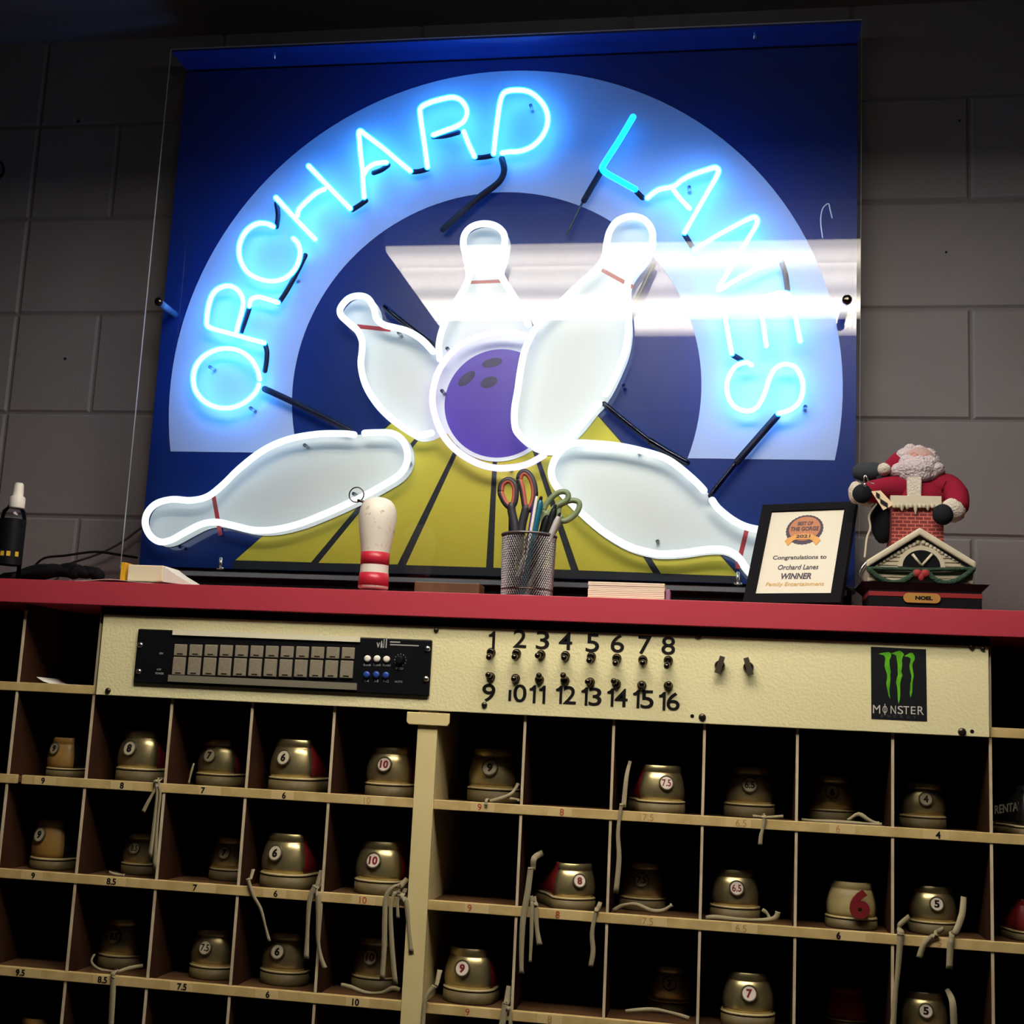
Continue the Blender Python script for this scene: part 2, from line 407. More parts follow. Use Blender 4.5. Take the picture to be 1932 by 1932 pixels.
for sx in (-1,):
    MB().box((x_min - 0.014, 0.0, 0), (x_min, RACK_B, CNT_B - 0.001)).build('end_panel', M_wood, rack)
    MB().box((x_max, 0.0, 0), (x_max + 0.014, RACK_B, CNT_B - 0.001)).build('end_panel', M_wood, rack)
post = MB().box((-PW, -0.0065, 0), (0.0, 0.008, rz(0) - 0.016)).box((-PW, 0.008, 0), (-PW + 0.004, RACK_B - 0.006, rz(0) - 0.016)).box((-0.004, 0.008, 0), (0, RACK_B - 0.006, rz(0) - 0.016)).build('center_post', M_post, rack, bevel=0.001)
bx0, bx1 = -0.0505, 0.0200
pts = [(bx0, rz(0) - 0.0185), (bx1, rz(0) - 0.0185), (bx1, rz(0) - 0.034), (bx1 - 0.003, rz(0) - 0.0385), (bx0 + 0.004, rz(0) - 0.0385), (bx0, rz(0) - 0.034)]
MB().prism([(x, -0.0125, z) for x, z in pts], (0, 0.0058, 0)).build('post_bracket', M_post, post, bevel=0.001)

# ------------------------------------------------------------------ the red counter
cx0, cx1 = -1.25, 1.45
ct = thing('countertop', (0.1, 0.13, CNT_B), 'long red laminate counter above the shoe rack', 'counter')
MB().box((cx0, CNT_F + 0.003, CNT_B), (cx1, WALL_Y - 0.001, CNT_T)).build('counter_slab', M_red, ct)
MB().box((cx0, CNT_F, CNT_B), (cx1, CNT_F + 0.003, CNT_T)).build('edge_band', M_red, ct, bevel=0.0008)
MB().box((XL[4], -0.004, ZR + 0.105), (XR[6], 0.004, CNT_B - 0.001)).build('support_strip', M_dark, rack)

# ------------------------------------------------------------------ the cream control panel
PF = -0.012                                  # its front face
pan = thing('control_panel', (0.13, PF, ZR - 0.015), 'wide cream metal control panel with numbered toggle switches under the counter', 'control panel')
pl = MB(); px0, px1 = -0.5905, 0.8455
pl.box((px0, PF, ZR - 0.0152), (px1, PF + 0.003, ZR + 0.1205)); pl.build('panel_plate', M_panel, pan, bevel=0.001)
def one(m, c, h):
    w = h * .36; st = h * .155
    pts = [(w / 2 - st, -h / 2), (w / 2, -h / 2), (w / 2, h / 2), (w / 2 - st * .75, h / 2), (w / 2 - st * 1.6, h * .36), (-w / 2, h * .31), (-w / 2, h * .20), (w / 2 - st, h * .20)]
    m.prism([(c[0] + x, c[1], c[2] + z) for x, z in pts], (0, -.0005, 0))
numT = [(928, 1208, '1'), (981, 1205, '2'), (1024, 1208, '3'), (1067, 1209, '4'), (1118, 1213, '5'), (1165, 1214, '6'), (1217, 1217, '7'), (1261, 1218, '8')]
numB = [(922, 1307, '9'), (975, 1309, '10'), (1016, 1310, '11'), (1066, 1311, '12'), (1114, 1314, '13'), (1163, 1316, '14'), (1212, 1319, '15'), (1261, 1323, '16')]
for px, py, s in numT + numB:
    m = MB(); c = P(px, py, PF - 0.0003)
    if s == '10':
        add_text(m, '0', P(981, 1308, PF - 0.0003), 0.0285, 0.0215, bold=0.01, th=0.0005)
        q = P(962, 1312, PF); m.box((q.x - 0.0022, PF - 0.0006, q.z - 0.0088), (q.x + 0.0022, PF, q.z + 0.0088))
    elif len(s) == 2:
        one(m, (c.x - 0.0095, c.y, c.z), 0.0285)
        if s[1] == '1': one(m, (c.x + 0.006, c.y, c.z), 0.0285)
        else: add_text(m, s[1], (c.x + 0.0075, c.y, c.z), 0.0285, 0.0205, bold=0.010, th=0.0005)
    else:
        if s == '1': one(m, (c.x, c.y, c.z), 0.0290)
        else: add_text(m, s, c, 0.0290, 0.0215, bold=0.010, th=0.0005)
    m.build('number_decal', M_text, pan)
for row, dr in ((((927, 1231), (975, 1233), (1021, 1235), (1067, 1237), (1116, 1239), (1164, 1242), (1213, 1245), (1261, 1246)), 1),
                (((926, 1277), (973, 1280), (1018, 1282), (1066, 1284), (1114, 1287), (1163, 1290), (1211, 1293), (1261, 1294)), -1)):
    for k, (px, py) in enumerate(row):
        c = P(px, py, PF)
        nut = MB().lathe([(0.0074, 0), (0.0074, 0.003), (0.0056, 0.0036), (0.0056, 0.008), (0.0045, 0.009)], c, (0, -1, 0), 14).build('toggle_switch', M_chrome, pan)
        tip = random.uniform(-0.25, 0.25) + (0.35 if dr > 0 else -0.12)
        d = Vector((random.uniform(-.1, .1), -1, -tip)).normalized()
        MB().lathe([(0.0028, 0.004), (0.0034, 0.012), (0.0046, 0.019), (0.0050, 0.024), (0.0040, 0.0275), (0.0018, 0.029)], c, d, 14).build('lever', M_chrome, nut)
for px, py, s in ((1358, 1256, -1), (1412, 1259, 1)):
    c = P(px, py, PF)
    k = MB().lathe([(0.0082, 0), (0.0082, 0.003), (0.0065, 0.0045), (0.0065, 0.012)], c, (0, -1, 0), 16).build('key_switch', M_chrome, pan)
    t = Vector((-0.30 * s * -1, 0, -1)).normalized(); q = Vector((t.z, 0, -t.x))
    m = MB()
    a, b = c - t * 0.0145 + Vector((0, -0.012, 0)), c + t * 0.0130 + Vector((0, -0.0115, 0))
    m.hexa([a - q * 0.0040, a + q * 0.0040, a + q * 0.0040 + Vector((0, -0.003, 0)), a - q * 0.0040 + Vector((0, -0.003, 0)),
            b - q * 0.0046, b + q * 0.0046, b + q * 0.0046 + Vector((0, -0.003, 0)), b - q * 0.0046 + Vector((0, -0.003, 0))])
    m.build('switch_key', mat('worn_nickel', (.22, .18, .14), .38, metal=.85), k)
for px, py, r in ((823, 1189, .0042), (204, 1303, .0050), (914, 1330, .0048), (1317, 1200, .0052), (1497, 1202, .0036), (1325, 1353, .0058), (1815, 1381, .0062), (1833, 1221, .0045), (1854, 1224, .0038)):
    MB().lathe([(r, 0), (r, .0012), (r * .75, .003), (r * .3, .0037)], P(px, py, PF), (0, -1, 0), 12).build('screw', M_screw, pan)
for px, py in ((1306, 1351), (1834, 1380)):
    MB().lathe([(.0030, 0), (.0030, .0004)], P(px, py, PF), (0, -1, 0), 12).build('drilled_hole', M_blackmatt, pan)
# sticker
M_claw = mat('green_claw_ink', (0.13, 0.50, 0.015), 0.45, noise=(90, (0.07, 0.34, 0.01), 0.4, 0.7))
M_stk = mat('black_sticker_vinyl', (0.008, 0.009, 0.013), 0.4)
M_silvertxt = mat('silver_ink', (0.60, 0.57, 0.52), 0.5)
a, b, c, d = P(1643, 1220, PF), P(1747, 1225, PF), P(1749, 1361, PF), P(1644, 1356, PF)
for v in (a, b, c, d): v.y = PF
sk = MB().prism([a, b, c, d], (0, -0.0006, 0)).build('sticker', M_stk, pan, label='black sticker with three green claw marks and silver lettering')
def S5(pts, off): return [Vector((P(x / 4.83 + 1532, y / 4.83 + 1132, PF).x, PF - off, P(x / 4.83 + 1532, y / 4.83 + 1132, PF).z)) for x, y in pts]
claws = [[(605, 490), (650, 480), (700, 475), (722, 490), (718, 520), (705, 545), (706, 590), (712, 625), (718, 655), (712, 680), (714, 720), (710, 765), (706, 810), (706, 850), (712, 900), (697, 870), (686, 815), (676, 765), (678, 740), (684, 715), (684, 680), (672, 640), (660, 605), (664, 560), (668, 530), (655, 505)],
         [(722, 487), (765, 472), (795, 462), (818, 472), (838, 495), (826, 520), (818, 545), (822, 590), (818, 620), (812, 650), (824, 685), (815, 710), (804, 750), (802, 800), (804, 860), (800, 905), (788, 945), (782, 910), (780, 850), (775, 790), (765, 750), (772, 715), (782, 680), (780, 640), (780, 590), (772, 540), (766, 505), (745, 495)],
         [(838, 512), (870, 495), (895, 480), (918, 486), (936, 510), (934, 545), (918, 570), (912, 600), (918, 640), (926, 690), (916, 740), (914, 800), (912, 840), (898, 890), (890, 850), (896, 800), (894, 765), (904, 730), (906, 690), (894, 650), (886, 600), (896, 560), (900, 535), (880, 520)]]
for q in claws:
    MB().prism(S5(q, 0.0006), (0, -0.0004, 0)).build('claw_mark', M_claw, sk)
m = MB()
for ch, px, hh, ww, ob in (('M', 588, 72, 62, 0), ('O', 664, 62, 40, 1), ('N', 740, 70, 44, 0), ('S', 805, 70, 46, 2), ('T', 858, 68, 48, 0), ('E', 922, 66, 40, 0), ('R', 990, 72, 52, 0)):
    c = S5([(px, 995 + (px - 588) * 0.032)], 0.0007)[0]
    add_text(m, ch, c, hh / 4.83 * 0.00084, ww / 4.83 * 0.00084, u=(-1, 0, 0) if ob == 3 else (1, 0, 0), th=0.0004)
    if ob == 1: m.box((c.x - 0.0006, c.y - 0.0002, c.z - 0.0085), (c.x + 0.0006, c.y + 0.0002, c.z + 0.0085))
m.build('sticker_lettering', M_silvertxt, sk)
m = MB()
for i, ch in enumerate('ENERGY'):
    add_text(m, ch, S5([(640 + i * 59, 1056 + i * 2.6)], 0.0007)[0], 0.0042, 0.0036, th=0.0004)
m.build('sticker_lettering', mat('dim_silver_ink', (.10, .10, .095), .5), sk)

# ------------------------------------------------------------------ the black display control unit set into the panel
UF = PF - 0.006
un = thing('display_control_unit', P(530, 1300, UF), 'black control unit with two rows of tan buttons set into the cream panel', 'control unit')
cs = [P(x, y, UF) for x, y in ((261, 1191), (815, 1202), (810, 1306), (249, 1296))]
uz1, uz0 = (cs[0].z + cs[1].z) / 2, (cs[2].z + cs[3].z) / 2
ux0, ux1 = (cs[0].x + cs[3].x) / 2, (cs[1].x + cs[2].x) / 2
MB().box((ux0, UF, uz0), (ux1, PF - 0.0002, uz1)).build('faceplate', M_black, un, bevel=0.0022)
M_btn = mat('tan_button', (0.27, 0.235, 0.175), 0.55, noise=(200, (0.24, 0.205, 0.15), 0.4, 0.6))
M_btnw = mat('white_button', (0.85, 0.80, 0.72), 0.4); M_btnb = mat('blue_button', (0.02, 0.06, 0.34), 0.4)
M_alu = mat('brushed_strip', (0.42, 0.39, 0.29), 0.4, metal=0.6); M_alul = mat('pale_strip', (0.80, 0.76, 0.58), 0.4)
M_print = mat('grey_print', (0.42, 0.42, 0.42), 0.6); M_printw = mat('white_print', (0.78, 0.78, 0.76), 0.6)
bz = [(ZR + v) for v in ()]
for k in range(12):
    for (ya, yb, yc, yd, xa, xb) in ((1216, 1237, 1222, 1243, 329.0, 354.5), (1240, 1273, 1247, 1279, 325.5, 352.0)):
        t = k / 11
        sxp = 28.72
        p0 = P(xa + k * sxp, yb + (yd - yb) * t, UF); p1 = P(xb + k * sxp, ya + (yc - ya) * t, UF)
        bt = MB().box((p0.x, UF - 0.004, p0.z), (p1.x, UF, p1.z)).build('key_button', M_btn, un, bevel=0.0012)
        MB().box((p0.x + 0.006, UF - 0.0043, p0.z + 0.0022), (p1.x - 0.006, UF - 0.0039, p0.z + 0.0042)).build('key_legend', M_text, bt)
p0, p1 = P(326, 1203, UF), P(680, 1204, UF); MB().box((p0.x, UF - 0.003, (p0.z + p1.z) / 2 - 0.001), (p1.x, UF, uz1 + 0.0004)).build('label_strip', M_alul, un)
p0, p1 = P(318, 1283, UF), P(674, 1291, UF); zz = (p0.z + p1.z) / 2
MB().box((p0.x, UF - 0.003, zz - 0.0058), (p1.x, UF, zz + 0.0052)).build('bottom_strip', M_alu, un)
for px, py, mm, nm in ((694, 1243, M_btnw, 'white_button'), (712, 1243, M_btnw, 'white_button'), (730, 1244, M_btnw, 'white_button'), (692.5, 1273, M_btnb, 'blue_button'), (710.5, 1273, M_btnb, 'blue_button'), (728.5, 1274, M_btnb, 'blue_button')):
    MB().lathe([(.0056, 0), (.0056, .003), (.0048, .0045), (.002, .005)], P(px, py, UF), (0, -1, 0), 18).build(nm, mm, un)
for px, py in ((265, 1217), (262, 1267), (806.5, 1224), (803.5, 1281)):
    MB().lathe([(.0050, 0), (.0050, .001), (.0035, .003), (.001, .0036)], P(px, py, UF), (0, -1, 0), 14).build('rack_screw', M_steel, un)
m = MB()
for s, px, py, h, w in (('BLANK', 693, 1254.5, 4, 15), ('CLEAR', 711.5, 1254.5, 4, 15), ('FLASH', 729.5, 1255, 4, 15), ('1-4', 692, 1284.5, 5, 8), ('5-8', 710, 1284.5, 5, 8), ('9-12', 728, 1285, 5, 11),
                        ('ON', 304, 1232.5, 4, 8), ('OFF', 300, 1263, 3.5, 9), ('POWER', 301, 1270.5, 4, 17), ('SPEED', 753.5, 1261, 4, 15), ('AUTO', 752, 1286, 3.5, 15)):
    add_text(m, s, P(px, py, UF - 0.0003), h * .00085, w * .00085, th=0.0004)
c = P(755.5, 1245, UF)
for k in range(11):
    a = R_(-60 + k * 30); m.box((c.x + math.cos(a) * .0095 - .0004, UF - .0004, c.z + math.sin(a) * .0095 - .0008), (c.x + math.cos(a) * .0095 + .0004, UF, c.z + math.sin(a) * .0095 + .0008))
m.build('printed_legend', M_print, un)
MB().lathe([(.0070, 0), (.0066, .010), (.005, .011)], c, (0, -1, 0), 18).build('dial_knob', M_black, un)
m = MB(); add_text(m, 'V', P(713.5, 1217, UF - .0003), .0082, .0058, bold=0.04, th=.0004)
for k, (px, top, wd) in enumerate(((719.5, 1209, 1.8), (724, 1205.5, 1.6), (728.5, 1201.5, 2.0))):
    p0, p1 = P(px - wd / 2, 1222.5, UF), P(px + wd / 2, top, UF); m.box((p0.x, UF - .0006, p0.z), (p0.x + wd * .00085, UF, p1.z))
add_text(m, 'R', P(720.5, 1217.5, UF - .0003), .0075, .0045, bold=0.03, th=.0004)
for px0_, px1_, py, h in ((736, 755, 1211, 2.6), (736, 790, 1216.2, 2.2)):
    p0, p1 = P(px0_, py, UF), P(px1_, py + 1, UF); m.box((p0.x, UF - .0005, p0.z - h * .0004), (p1.x, UF, p0.z + h * .0004))
m.build('logo_lettering', M_print, un)

# ------------------------------------------------------------------ the neon sign
BY, AY, NY = 0.234, 0.160, 0.200              # backboard face, acrylic face, tube axis
bl, br, bb, bt_ = -0.655, 0.671, ZR + 0.2325, ZR + 1.2445
sg = thing('neon_sign', ((bl + br) / 2, 0.22, CNT_T), 'big neon bowling sign spelling ORCHARD LANES over glowing ball and pins', 'neon sign')
MB().box((bl, BY, bb), (br, BY + 0.02, bt_)).build('backboard', M_navy, sg)
MB().box((bl + 0.01, BY + 0.02, CNT_T), (br - 0.01, WALL_Y - 0.004, bb + 0.30)).build('rear_support', M_blackmatt, sg)
MB().box((-0.60, AY + 0.012, CNT_T), (0.66, WALL_Y - 0.004, ZR + 0.2185)).build('base_box', M_blackmatt, sg)
# acrylic: front sheet, top sheet, bottom tray
ab, at = ZR + 0.2185, ZR + 1.2535
def sheet(a, b, name, eax):
    o = MB(); o.box(a, b); o = o.build(name, [M_acry, M_acryedge], sg)
    for p in o.data.polygons:
        ax = max(range(3), key=lambda i: abs(p.normal[i]))
        if ax != eax: p.material_index = 1
    return o
sheet((bl, AY - 0.002, ab), (br, AY + 0.002, at), 'front_cover', 1)
M_tray = clear_sheet('smoky_acrylic_tray', (0.5, 0.56, 0.62), 1.45, 0.1)
MB().box((bl, AY + 0.0025, at - 0.004), (br, BY + 0.02, at)).build('top_cover', M_navy, sg)
o = MB().box((bl + 0.01, AY + 0.003, ab), (br - 0.002, BY - 0.001, ab + 0.004)).build('bottom_tray', M_tray, sg)
M_lip = mat('grey_tray_lip', (0.09, 0.12, 0.14), 0.35)
MB().box((bl + 0.03, AY - 0.001, ab - 0.009), (br - 0.02, AY + 0.012, ab - 0.0005)).build('tray_lip', M_lip, sg)
for fx_, fy_ in ((300, 570), (1598, 566)):
    f = P(fx_, fy_, AY); f.x = max(min(f.x, br - 0.010), bl + 0.010)
    s_ = MB().lathe([(0.0068, 0.0), (0.0068, BY - AY - 0.003)], (f.x, AY + 0.0025, f.z), (0, 1, 0), 14).build('standoff', mat('frosted_standoff', (0.10, 0.13, 0.24), 0.25), sg)
    MB().lathe([(0.0085, 0), (0.0085, 0.002), (0.006, 0.005), (0.002, 0.006)], (f.x, AY - 0.002, f.z), (0, -1, 0), 14).build('cap_screw', M_chrome, s_)
for px, py in ((517, 112), (1424, 78)):
    q = P(px, py, AY + 0.035); zt = at
    MB().lathe([(0.003, -0.010), (0.003, 0.0), (0.0055, 0.0), (0.004, 0.004)], (q.x, AY + 0.035, zt), (0, 0, 1), 10).build('top_bolt', M_steel, sg)
for px, py in ((416, 1062), (1392, 1100)):
    q = P(px, py, AY + 0.006)
    MB().lathe([(0.003, -0.004), (0.003, 0.022), (0.0, 0.023)], (q.x, AY + 0.007, ab + 0.004), (0, 0, 1), 10).lathe([(0.0075, 0), (0.0075, 0.004)], (q.x, AY + 0.007, ab + 0.004), (0, 0, 1), 6).build('tray_bolt', M_steel, sg)

def flat(pts, y, th, name, m, parent, label=None):
    return MB().prism([(p.x, y, p.z) for p in pts], (0, -th, 0)).build(name, m, parent, label=label)
# arch band
acx, acz, Ro, Ri = 0.0115, ZR + 0.5835, 0.6365, 0.3875
zb_ = ZR + 0.4565
ring = []
a0 = math.asin((zb_ - acz) / Ro); a1 = math.asin((zb_ - acz) / Ri)
for k in range(81):
    a = math.pi - a0 + (2 * a0 - math.pi) * k / 80; ring.append(Vector((acx + Ro * math.cos(a), 0, acz + Ro * math.sin(a))))
inner = []
for k in range(61):
    a = a1 + (math.pi - 2 * a1) * k / 60; inner.append(Vector((acx + Ri * math.cos(a), 0, acz + Ri * math.sin(a))))
m = MB()
for fy in (BY - 0.0006,):
    n = 80
    inn = []
    for k in range(81):
        a = math.pi - a1 + (2 * a1 - math.pi) * k / 80; inn.append(Vector((acx + Ri * math.cos(a), 0, acz + Ri * math.sin(a))))
    rings = []
    for k in range(81):
        o_, i_ = ring[k], inn[k]
        rings.append([(o_.x, BY, o_.z), (o_.x, BY - 0.0008, o_.z), (i_.x, BY - 0.0008, i_.z), (i_.x, BY, i_.z)])
    m.loft(rings, smooth=False)
m.build('arch_band', M_arch, sg)
# lanes: strips between the dark gaps
def L(px, py): return P(px, py, BY)
apex_px = (943, 694)
bot = [(444, 1057), (587, 1061), (601, 1062), (750, 1065), (766, 1066), (917, 1070.5), (931, 1071), (1077, 1075), (1092, 1076), (1232, 1081), (1247, 1082), (1393, 1087)]
tops = [(737, 800), (860, 735), (868, 735), (905, 752), (911, 752), (937, 752), (942, 752), (973, 752), (979, 752), (1030, 752), (1036, 752), (1128, 785)]
flat([Vector((L(440, 1059).x, 0, bb + .0005)), Vector((L(1399, 1089).x, 0, bb + .0005)), L(1399, 1089.5), L(1132, 786), L(1030, 751), L(860, 734), L(735, 799), L(440, 1059.5)], BY, 0.0003, 'lane_gutter', mat('gutter_black_vinyl', (0.020, 0.024, 0.034), 0.45, spec=0.3, coat=0.3), sg)
for k in range(6):
    a, b = 2 * k, 2 * k + 1
    q = [L(*bot[a]), L(*bot[b]), L(*tops[b]), L(*tops[a])]
    flat(q, BY, 0.0006, 'lane_strip', M_yel, sg)
PINS = {
 'tilted_left': [(817, 663), (796, 641), (770, 625), (745, 618), (723, 612), (710, 600), (705, 580), (694, 563), (678, 558), (658, 563), (643, 580), (643, 594), (658, 609), (674, 623), (683, 643), (683, 663), (681, 690), (690, 727), (712, 763), (741, 792), (774, 814), (792, 821), (814, 817)],
 'upright': [(830, 677), (828, 652), (834, 623), (850, 587), (868, 558), (883, 529), (884, 507), (879, 482), (874, 460), (877, 442), (890, 428), (912, 422), (935, 426), (950, 440), (952, 460), (946, 486), (941, 507), (948, 525), (966, 554), (984, 583), (997, 612)],
 'large_right': [(1130, 762), (1122, 770), (1096, 803), (1067, 832), (1049, 845), (1024, 846), (999, 836), (977, 817), (971, 799), (971, 770), (977, 734), (982, 698), (991, 658), (1009, 622), (1028, 601), (1057, 572), (1089, 540), (1122, 511), (1140, 486), (1145, 457), (1151, 435), (1165, 417), (1191, 408), (1216, 415), (1230, 435), (1230, 457), (1216, 486), (1196, 511), (1184, 536), (1184, 580), (1186, 623), (1180, 660), (1169, 690), (1154, 723), (1143, 743)],
 'lying_left': [(688, 817), (709, 816), (738, 817), (758, 829), (768, 850), (767, 875), (752, 897), (720, 917), (691, 933), (654, 951), (616, 968), (565, 988), (518, 999), (478, 1000), (442, 992), (409, 985), (380, 989), (348, 1005), (322, 1019), (301, 1022), (283, 1010), (274, 988), (279, 966), (297, 949), (326, 942), (359, 944), (391, 937), (420, 915), (453, 883), (496, 850), (543, 829), (598, 819), (645, 818), (668, 820)],
 'lying_right': [(1328, 925), (1312, 908), (1283, 883), (1254, 864), (1209, 850), (1165, 841), (1122, 837), (1085, 836), (1062, 846), (1046, 868), (1040, 893), (1049, 917), (1075, 946), (1107, 977), (1143, 1006), (1187, 1031), (1230, 1043), (1254, 1045), (1290, 1043), (1333, 1037), (1366, 1037), (1391, 1049), (1410, 1075), (1432, 1092), (1455, 1095), (1478, 1082), (1492, 1058), (1490, 1032), (1475, 1012), (1450, 1002), (1431, 999), (1406, 993), (1381, 980), (1355, 959), (1344, 944)]}
BALL = [(1026, 859), (999, 874), (973, 881), (937, 883), (901, 874), (864, 852), (836, 821), (820, 781), (816, 745), (825, 706), (843, 676), (868, 651), (901, 635), (937, 628), (970, 629), (997, 634)]
def offset_poly(pts, d):                      # push a closed outline outwards by d metres in the sign plane
    n = len(pts); A = sum(pts[i].x * pts[(i + 1) % n].z - pts[(i + 1) % n].x * pts[i].z for i in range(n)); s = 1 if A > 0 else -1
    out = []
    for i in range(n):
        t = (pts[(i + 1) % n] - pts[i - 1]); t.y = 0; t.normalize()
        out.append(Vector((pts[i].x + t.z * d * s, pts[i].y, pts[i].z - t.x * d * s)))
    return out
STRIPE = {'tilted_left': ((668, 606), (725, 612), 9), 'upright': ((880, 522), (950, 519), 7), 'large_right': ((1136, 500), (1190, 530), 8), 'lying_left': ((392, 935), (404, 1002), 9), 'lying_right': ((1392, 1065), (1408, 1000), 9)}
layer = 0
order = ['tilted_left', 'upright', 'BALL', 'large_right', 'lying_left', 'lying_right']
PINLBL = {'tilted_left': 'white painted pin tilting left', 'upright': 'white painted pin standing upright behind the ball', 'large_right': 'large white painted pin leaning right over the ball', 'lying_left': 'white painted pin lying at lower left', 'lying_right': 'white painted pin lying at lower right'}
for key in order:
    layer += 1; th = 0.0010 + 0.0006 * layer
    if key == 'BALL':
        bc = P(942, 761, BY); br_ = 0.1035
        disc = [Vector((bc.x + br_ * math.cos(a), 0, bc.z + br_ * math.sin(a))) for a in (2 * math.pi * k / 64 for k in range(64))]
        rim = [Vector((bc.x + (br_ + 0.0075) * math.cos(a), 0, bc.z + (br_ + 0.0075) * math.sin(a))) for a in (2 * math.pi * k / 64 for k in range(64))]
        flat(rim, BY, th - 0.0003, 'ball_border', M_pin, sg)
        pb = flat(disc, BY, th, 'painted_ball', M_ball, sg)
        for hx, hy, ra, rb, ang in ((929, 685, 21, 9, 14), (881, 715, 21, 10, 42), (923, 722, 18, 11, 22)):
            h = P(hx, hy, BY); k_ = 0.00093
            flat([Vector((h.x + k_ * (ra * math.cos(a) * math.cos(R_(ang)) - rb * math.sin(a) * math.sin(R_(ang))), 0, h.z + k_ * (ra * math.cos(a) * math.sin(R_(ang)) + rb * math.sin(a) * math.cos(R_(ang))))) for a in (2 * math.pi * j / 28 for j in range(28))], BY, th + 0.0004, 'finger_hole', M_hole, pb)
        path = smooth_path(pp(BALL, NY), 5)
        MB().tube(path, 0.0062, 12).build('ball_outline_tube', N_lav, sg)
        continue
    closed = key not in ('upright', 'tilted_left')
    path = smooth_path(pp(PINS[key], NY), 4)
    poly = smooth_path(pp(PINS[key], NY), 3)[:-1]
    if key == 'upright': poly += [P(1005, 660, NY), P(940, 700, NY), P(850, 700, NY)]
    if key == 'tilted_left': poly += [P(850, 800, NY), P(850, 690, NY)]
    pn = flat(offset_poly(poly, 0.0055), BY, th, 'painted_pin', M_pin, sg, label=PINLBL[key])
    a, b, wpx = STRIPE[key]
    A, B = P(*a, NY), P(*b, NY); A.y = B.y = 0
    t = (B - A).normalized(); q = Vector((t.z, 0, -t.x)) * (wpx * 0.00045)
    t = t * 0.004
    MB().prism([(v.x, BY - th, v.z) for v in (A - t + q, B + t + q, B + t - q, A - t - q)], (0, -0.0004, 0)).build('pin_stripe', M_pinred, pn)
    MB().tube(path, 0.0064, 12).build('pin_outline_tube', N_white, sg)

# the letters, as traced centre lines
def zA(l): return [(x / 2.76, y / 2.76) for x, y in l]
def zB(l): return [(x / 2.76 + 600, y / 2.76) for x, y in l]
def zC(l): return [(x / 2.76 + 1232, y / 2.76) for x, y in l]
def zD(l): return [(x / 2.76, y / 2.76 + 600) for x, y in l]
def zF(l): return [(x / 2.76 + 1232, y / 2.76 + 600) for x, y in l]
LETTERS = [
 ('O', [zD([(1352, 318), (1340, 268), (1305, 212), (1250, 172), (1180, 158), (1110, 172), (1050, 210), (1017, 260), (1007, 320), (1020, 380), (1060, 430), (1120, 462), (1190, 469), (1250, 452), (1300, 420), (1335, 380), (1349, 347)])]),
 ('R', [zA([(1375, 1785), (1300, 1765), (1200, 1737), (1110, 1712), (1080, 1695), (1077, 1665), (1085, 1600), (1108, 1532), (1150, 1497), (1200, 1490), (1245, 1518), (1266, 1570), (1257, 1630), (1240, 1690), (1232, 1728)]), zA([(1298, 1592), (1308, 1560), (1345, 1546), (1400, 1560), (1447, 1576)])]),
 ('C', [zA([(1422, 1180), (1390, 1165), (1340, 1165), (1290, 1195), (1255, 1250), (1245, 1310), (1258, 1370), (1292, 1420), (1345, 1450), (1410, 1464), (1470, 1454), (1520, 1420), (1553, 1365), (1563, 1310), (1550, 1265), (1528, 1242)])]),
 ('H', [zA([(1438, 1030), (1505, 1103), (1570, 1172), (1640, 1245)]), zA([(1608, 865), (1680, 940), (1750, 1012), (1823, 1085)]), zA([(1550, 1122), (1556, 1092), (1600, 1045), (1650, 1003), (1690, 985)])]),
 ('A', [zB([(240, 1025), (235, 950), (232, 890), (222, 800), (215, 720), (213, 692), (222, 682), (245, 700), (340, 772), (410, 832), (480, 890)]), zB([(238, 910), (262, 872), (305, 850), (355, 845)])]),
 ('R', [zB([(570, 870), (560, 790), (548, 705), (533, 600), (535, 562), (575, 537), (640, 517), (705, 507), (750, 528), (775, 575), (763, 625), (725, 655), (660, 680), (600, 702)]), zB([(760, 685), (780, 740), (815, 815)])]),
 ('D', [zB([(915, 800), (925, 700), (938, 600), (950, 525), (968, 485), (1005, 471), (1070, 471), (1120, 490), (1170, 540), (1195, 600), (1190, 662), (1160, 720), (1110, 765), (1050, 787), (990, 791), (958, 796)])]),
 ('L', [zB([(1640, 610), (1570, 728), (1495, 845), (1482, 876), (1500, 900), (1570, 940), (1650, 985)])]),
 ('A', [zC([(-28, 1030), (25, 990), (90, 975), (122, 962), (145, 942), (200, 912), (300, 878), (328, 874), (340, 892), (322, 935), (250, 1060), (165, 1210)]), zC([(105, 985), (140, 1032), (190, 1085)])]),
 ('N', [zC([(215, 1300), (310, 1240), (430, 1174), (515, 1133), (540, 1140), (538, 1170), (510, 1220), (440, 1335), (375, 1442), (338, 1505), (365, 1498), (440, 1452), (540, 1400), (660, 1350)])]),
 ('E', [zC([(410, 1840), (388, 1720), (372, 1620), (388, 1582), (450, 1564), (540, 1557), (590, 1545), (650, 1526), (700, 1531), (725, 1562), (740, 1640), (766, 1775)]), zC([(552, 1566), (570, 1660), (590, 1800)])]),
 ('S', [zF([(513, 245), (485, 231), (432, 250), (397, 300), (384, 360), (396, 420), (430, 465), (490, 484), (540, 465), (578, 400), (608, 310), (640, 260), (690, 240), (740, 256), (773, 310), (780, 370), (765, 430), (720, 475), (655, 496)])])]
for ch, strokes in LETTERS:
    m = MB()
    for s_ in strokes:
        path = smooth_path(pp(s_, NY), 5)
        m.mi = 0; m.tube(path, 0.0063, 10)
        m.mi = 1; m.tube(path, 0.0046, 10)
    dim = (ch == 'L')
    m.build('neon_letter', [N_bglass, N_dcore if dim else N_bcore], sg)
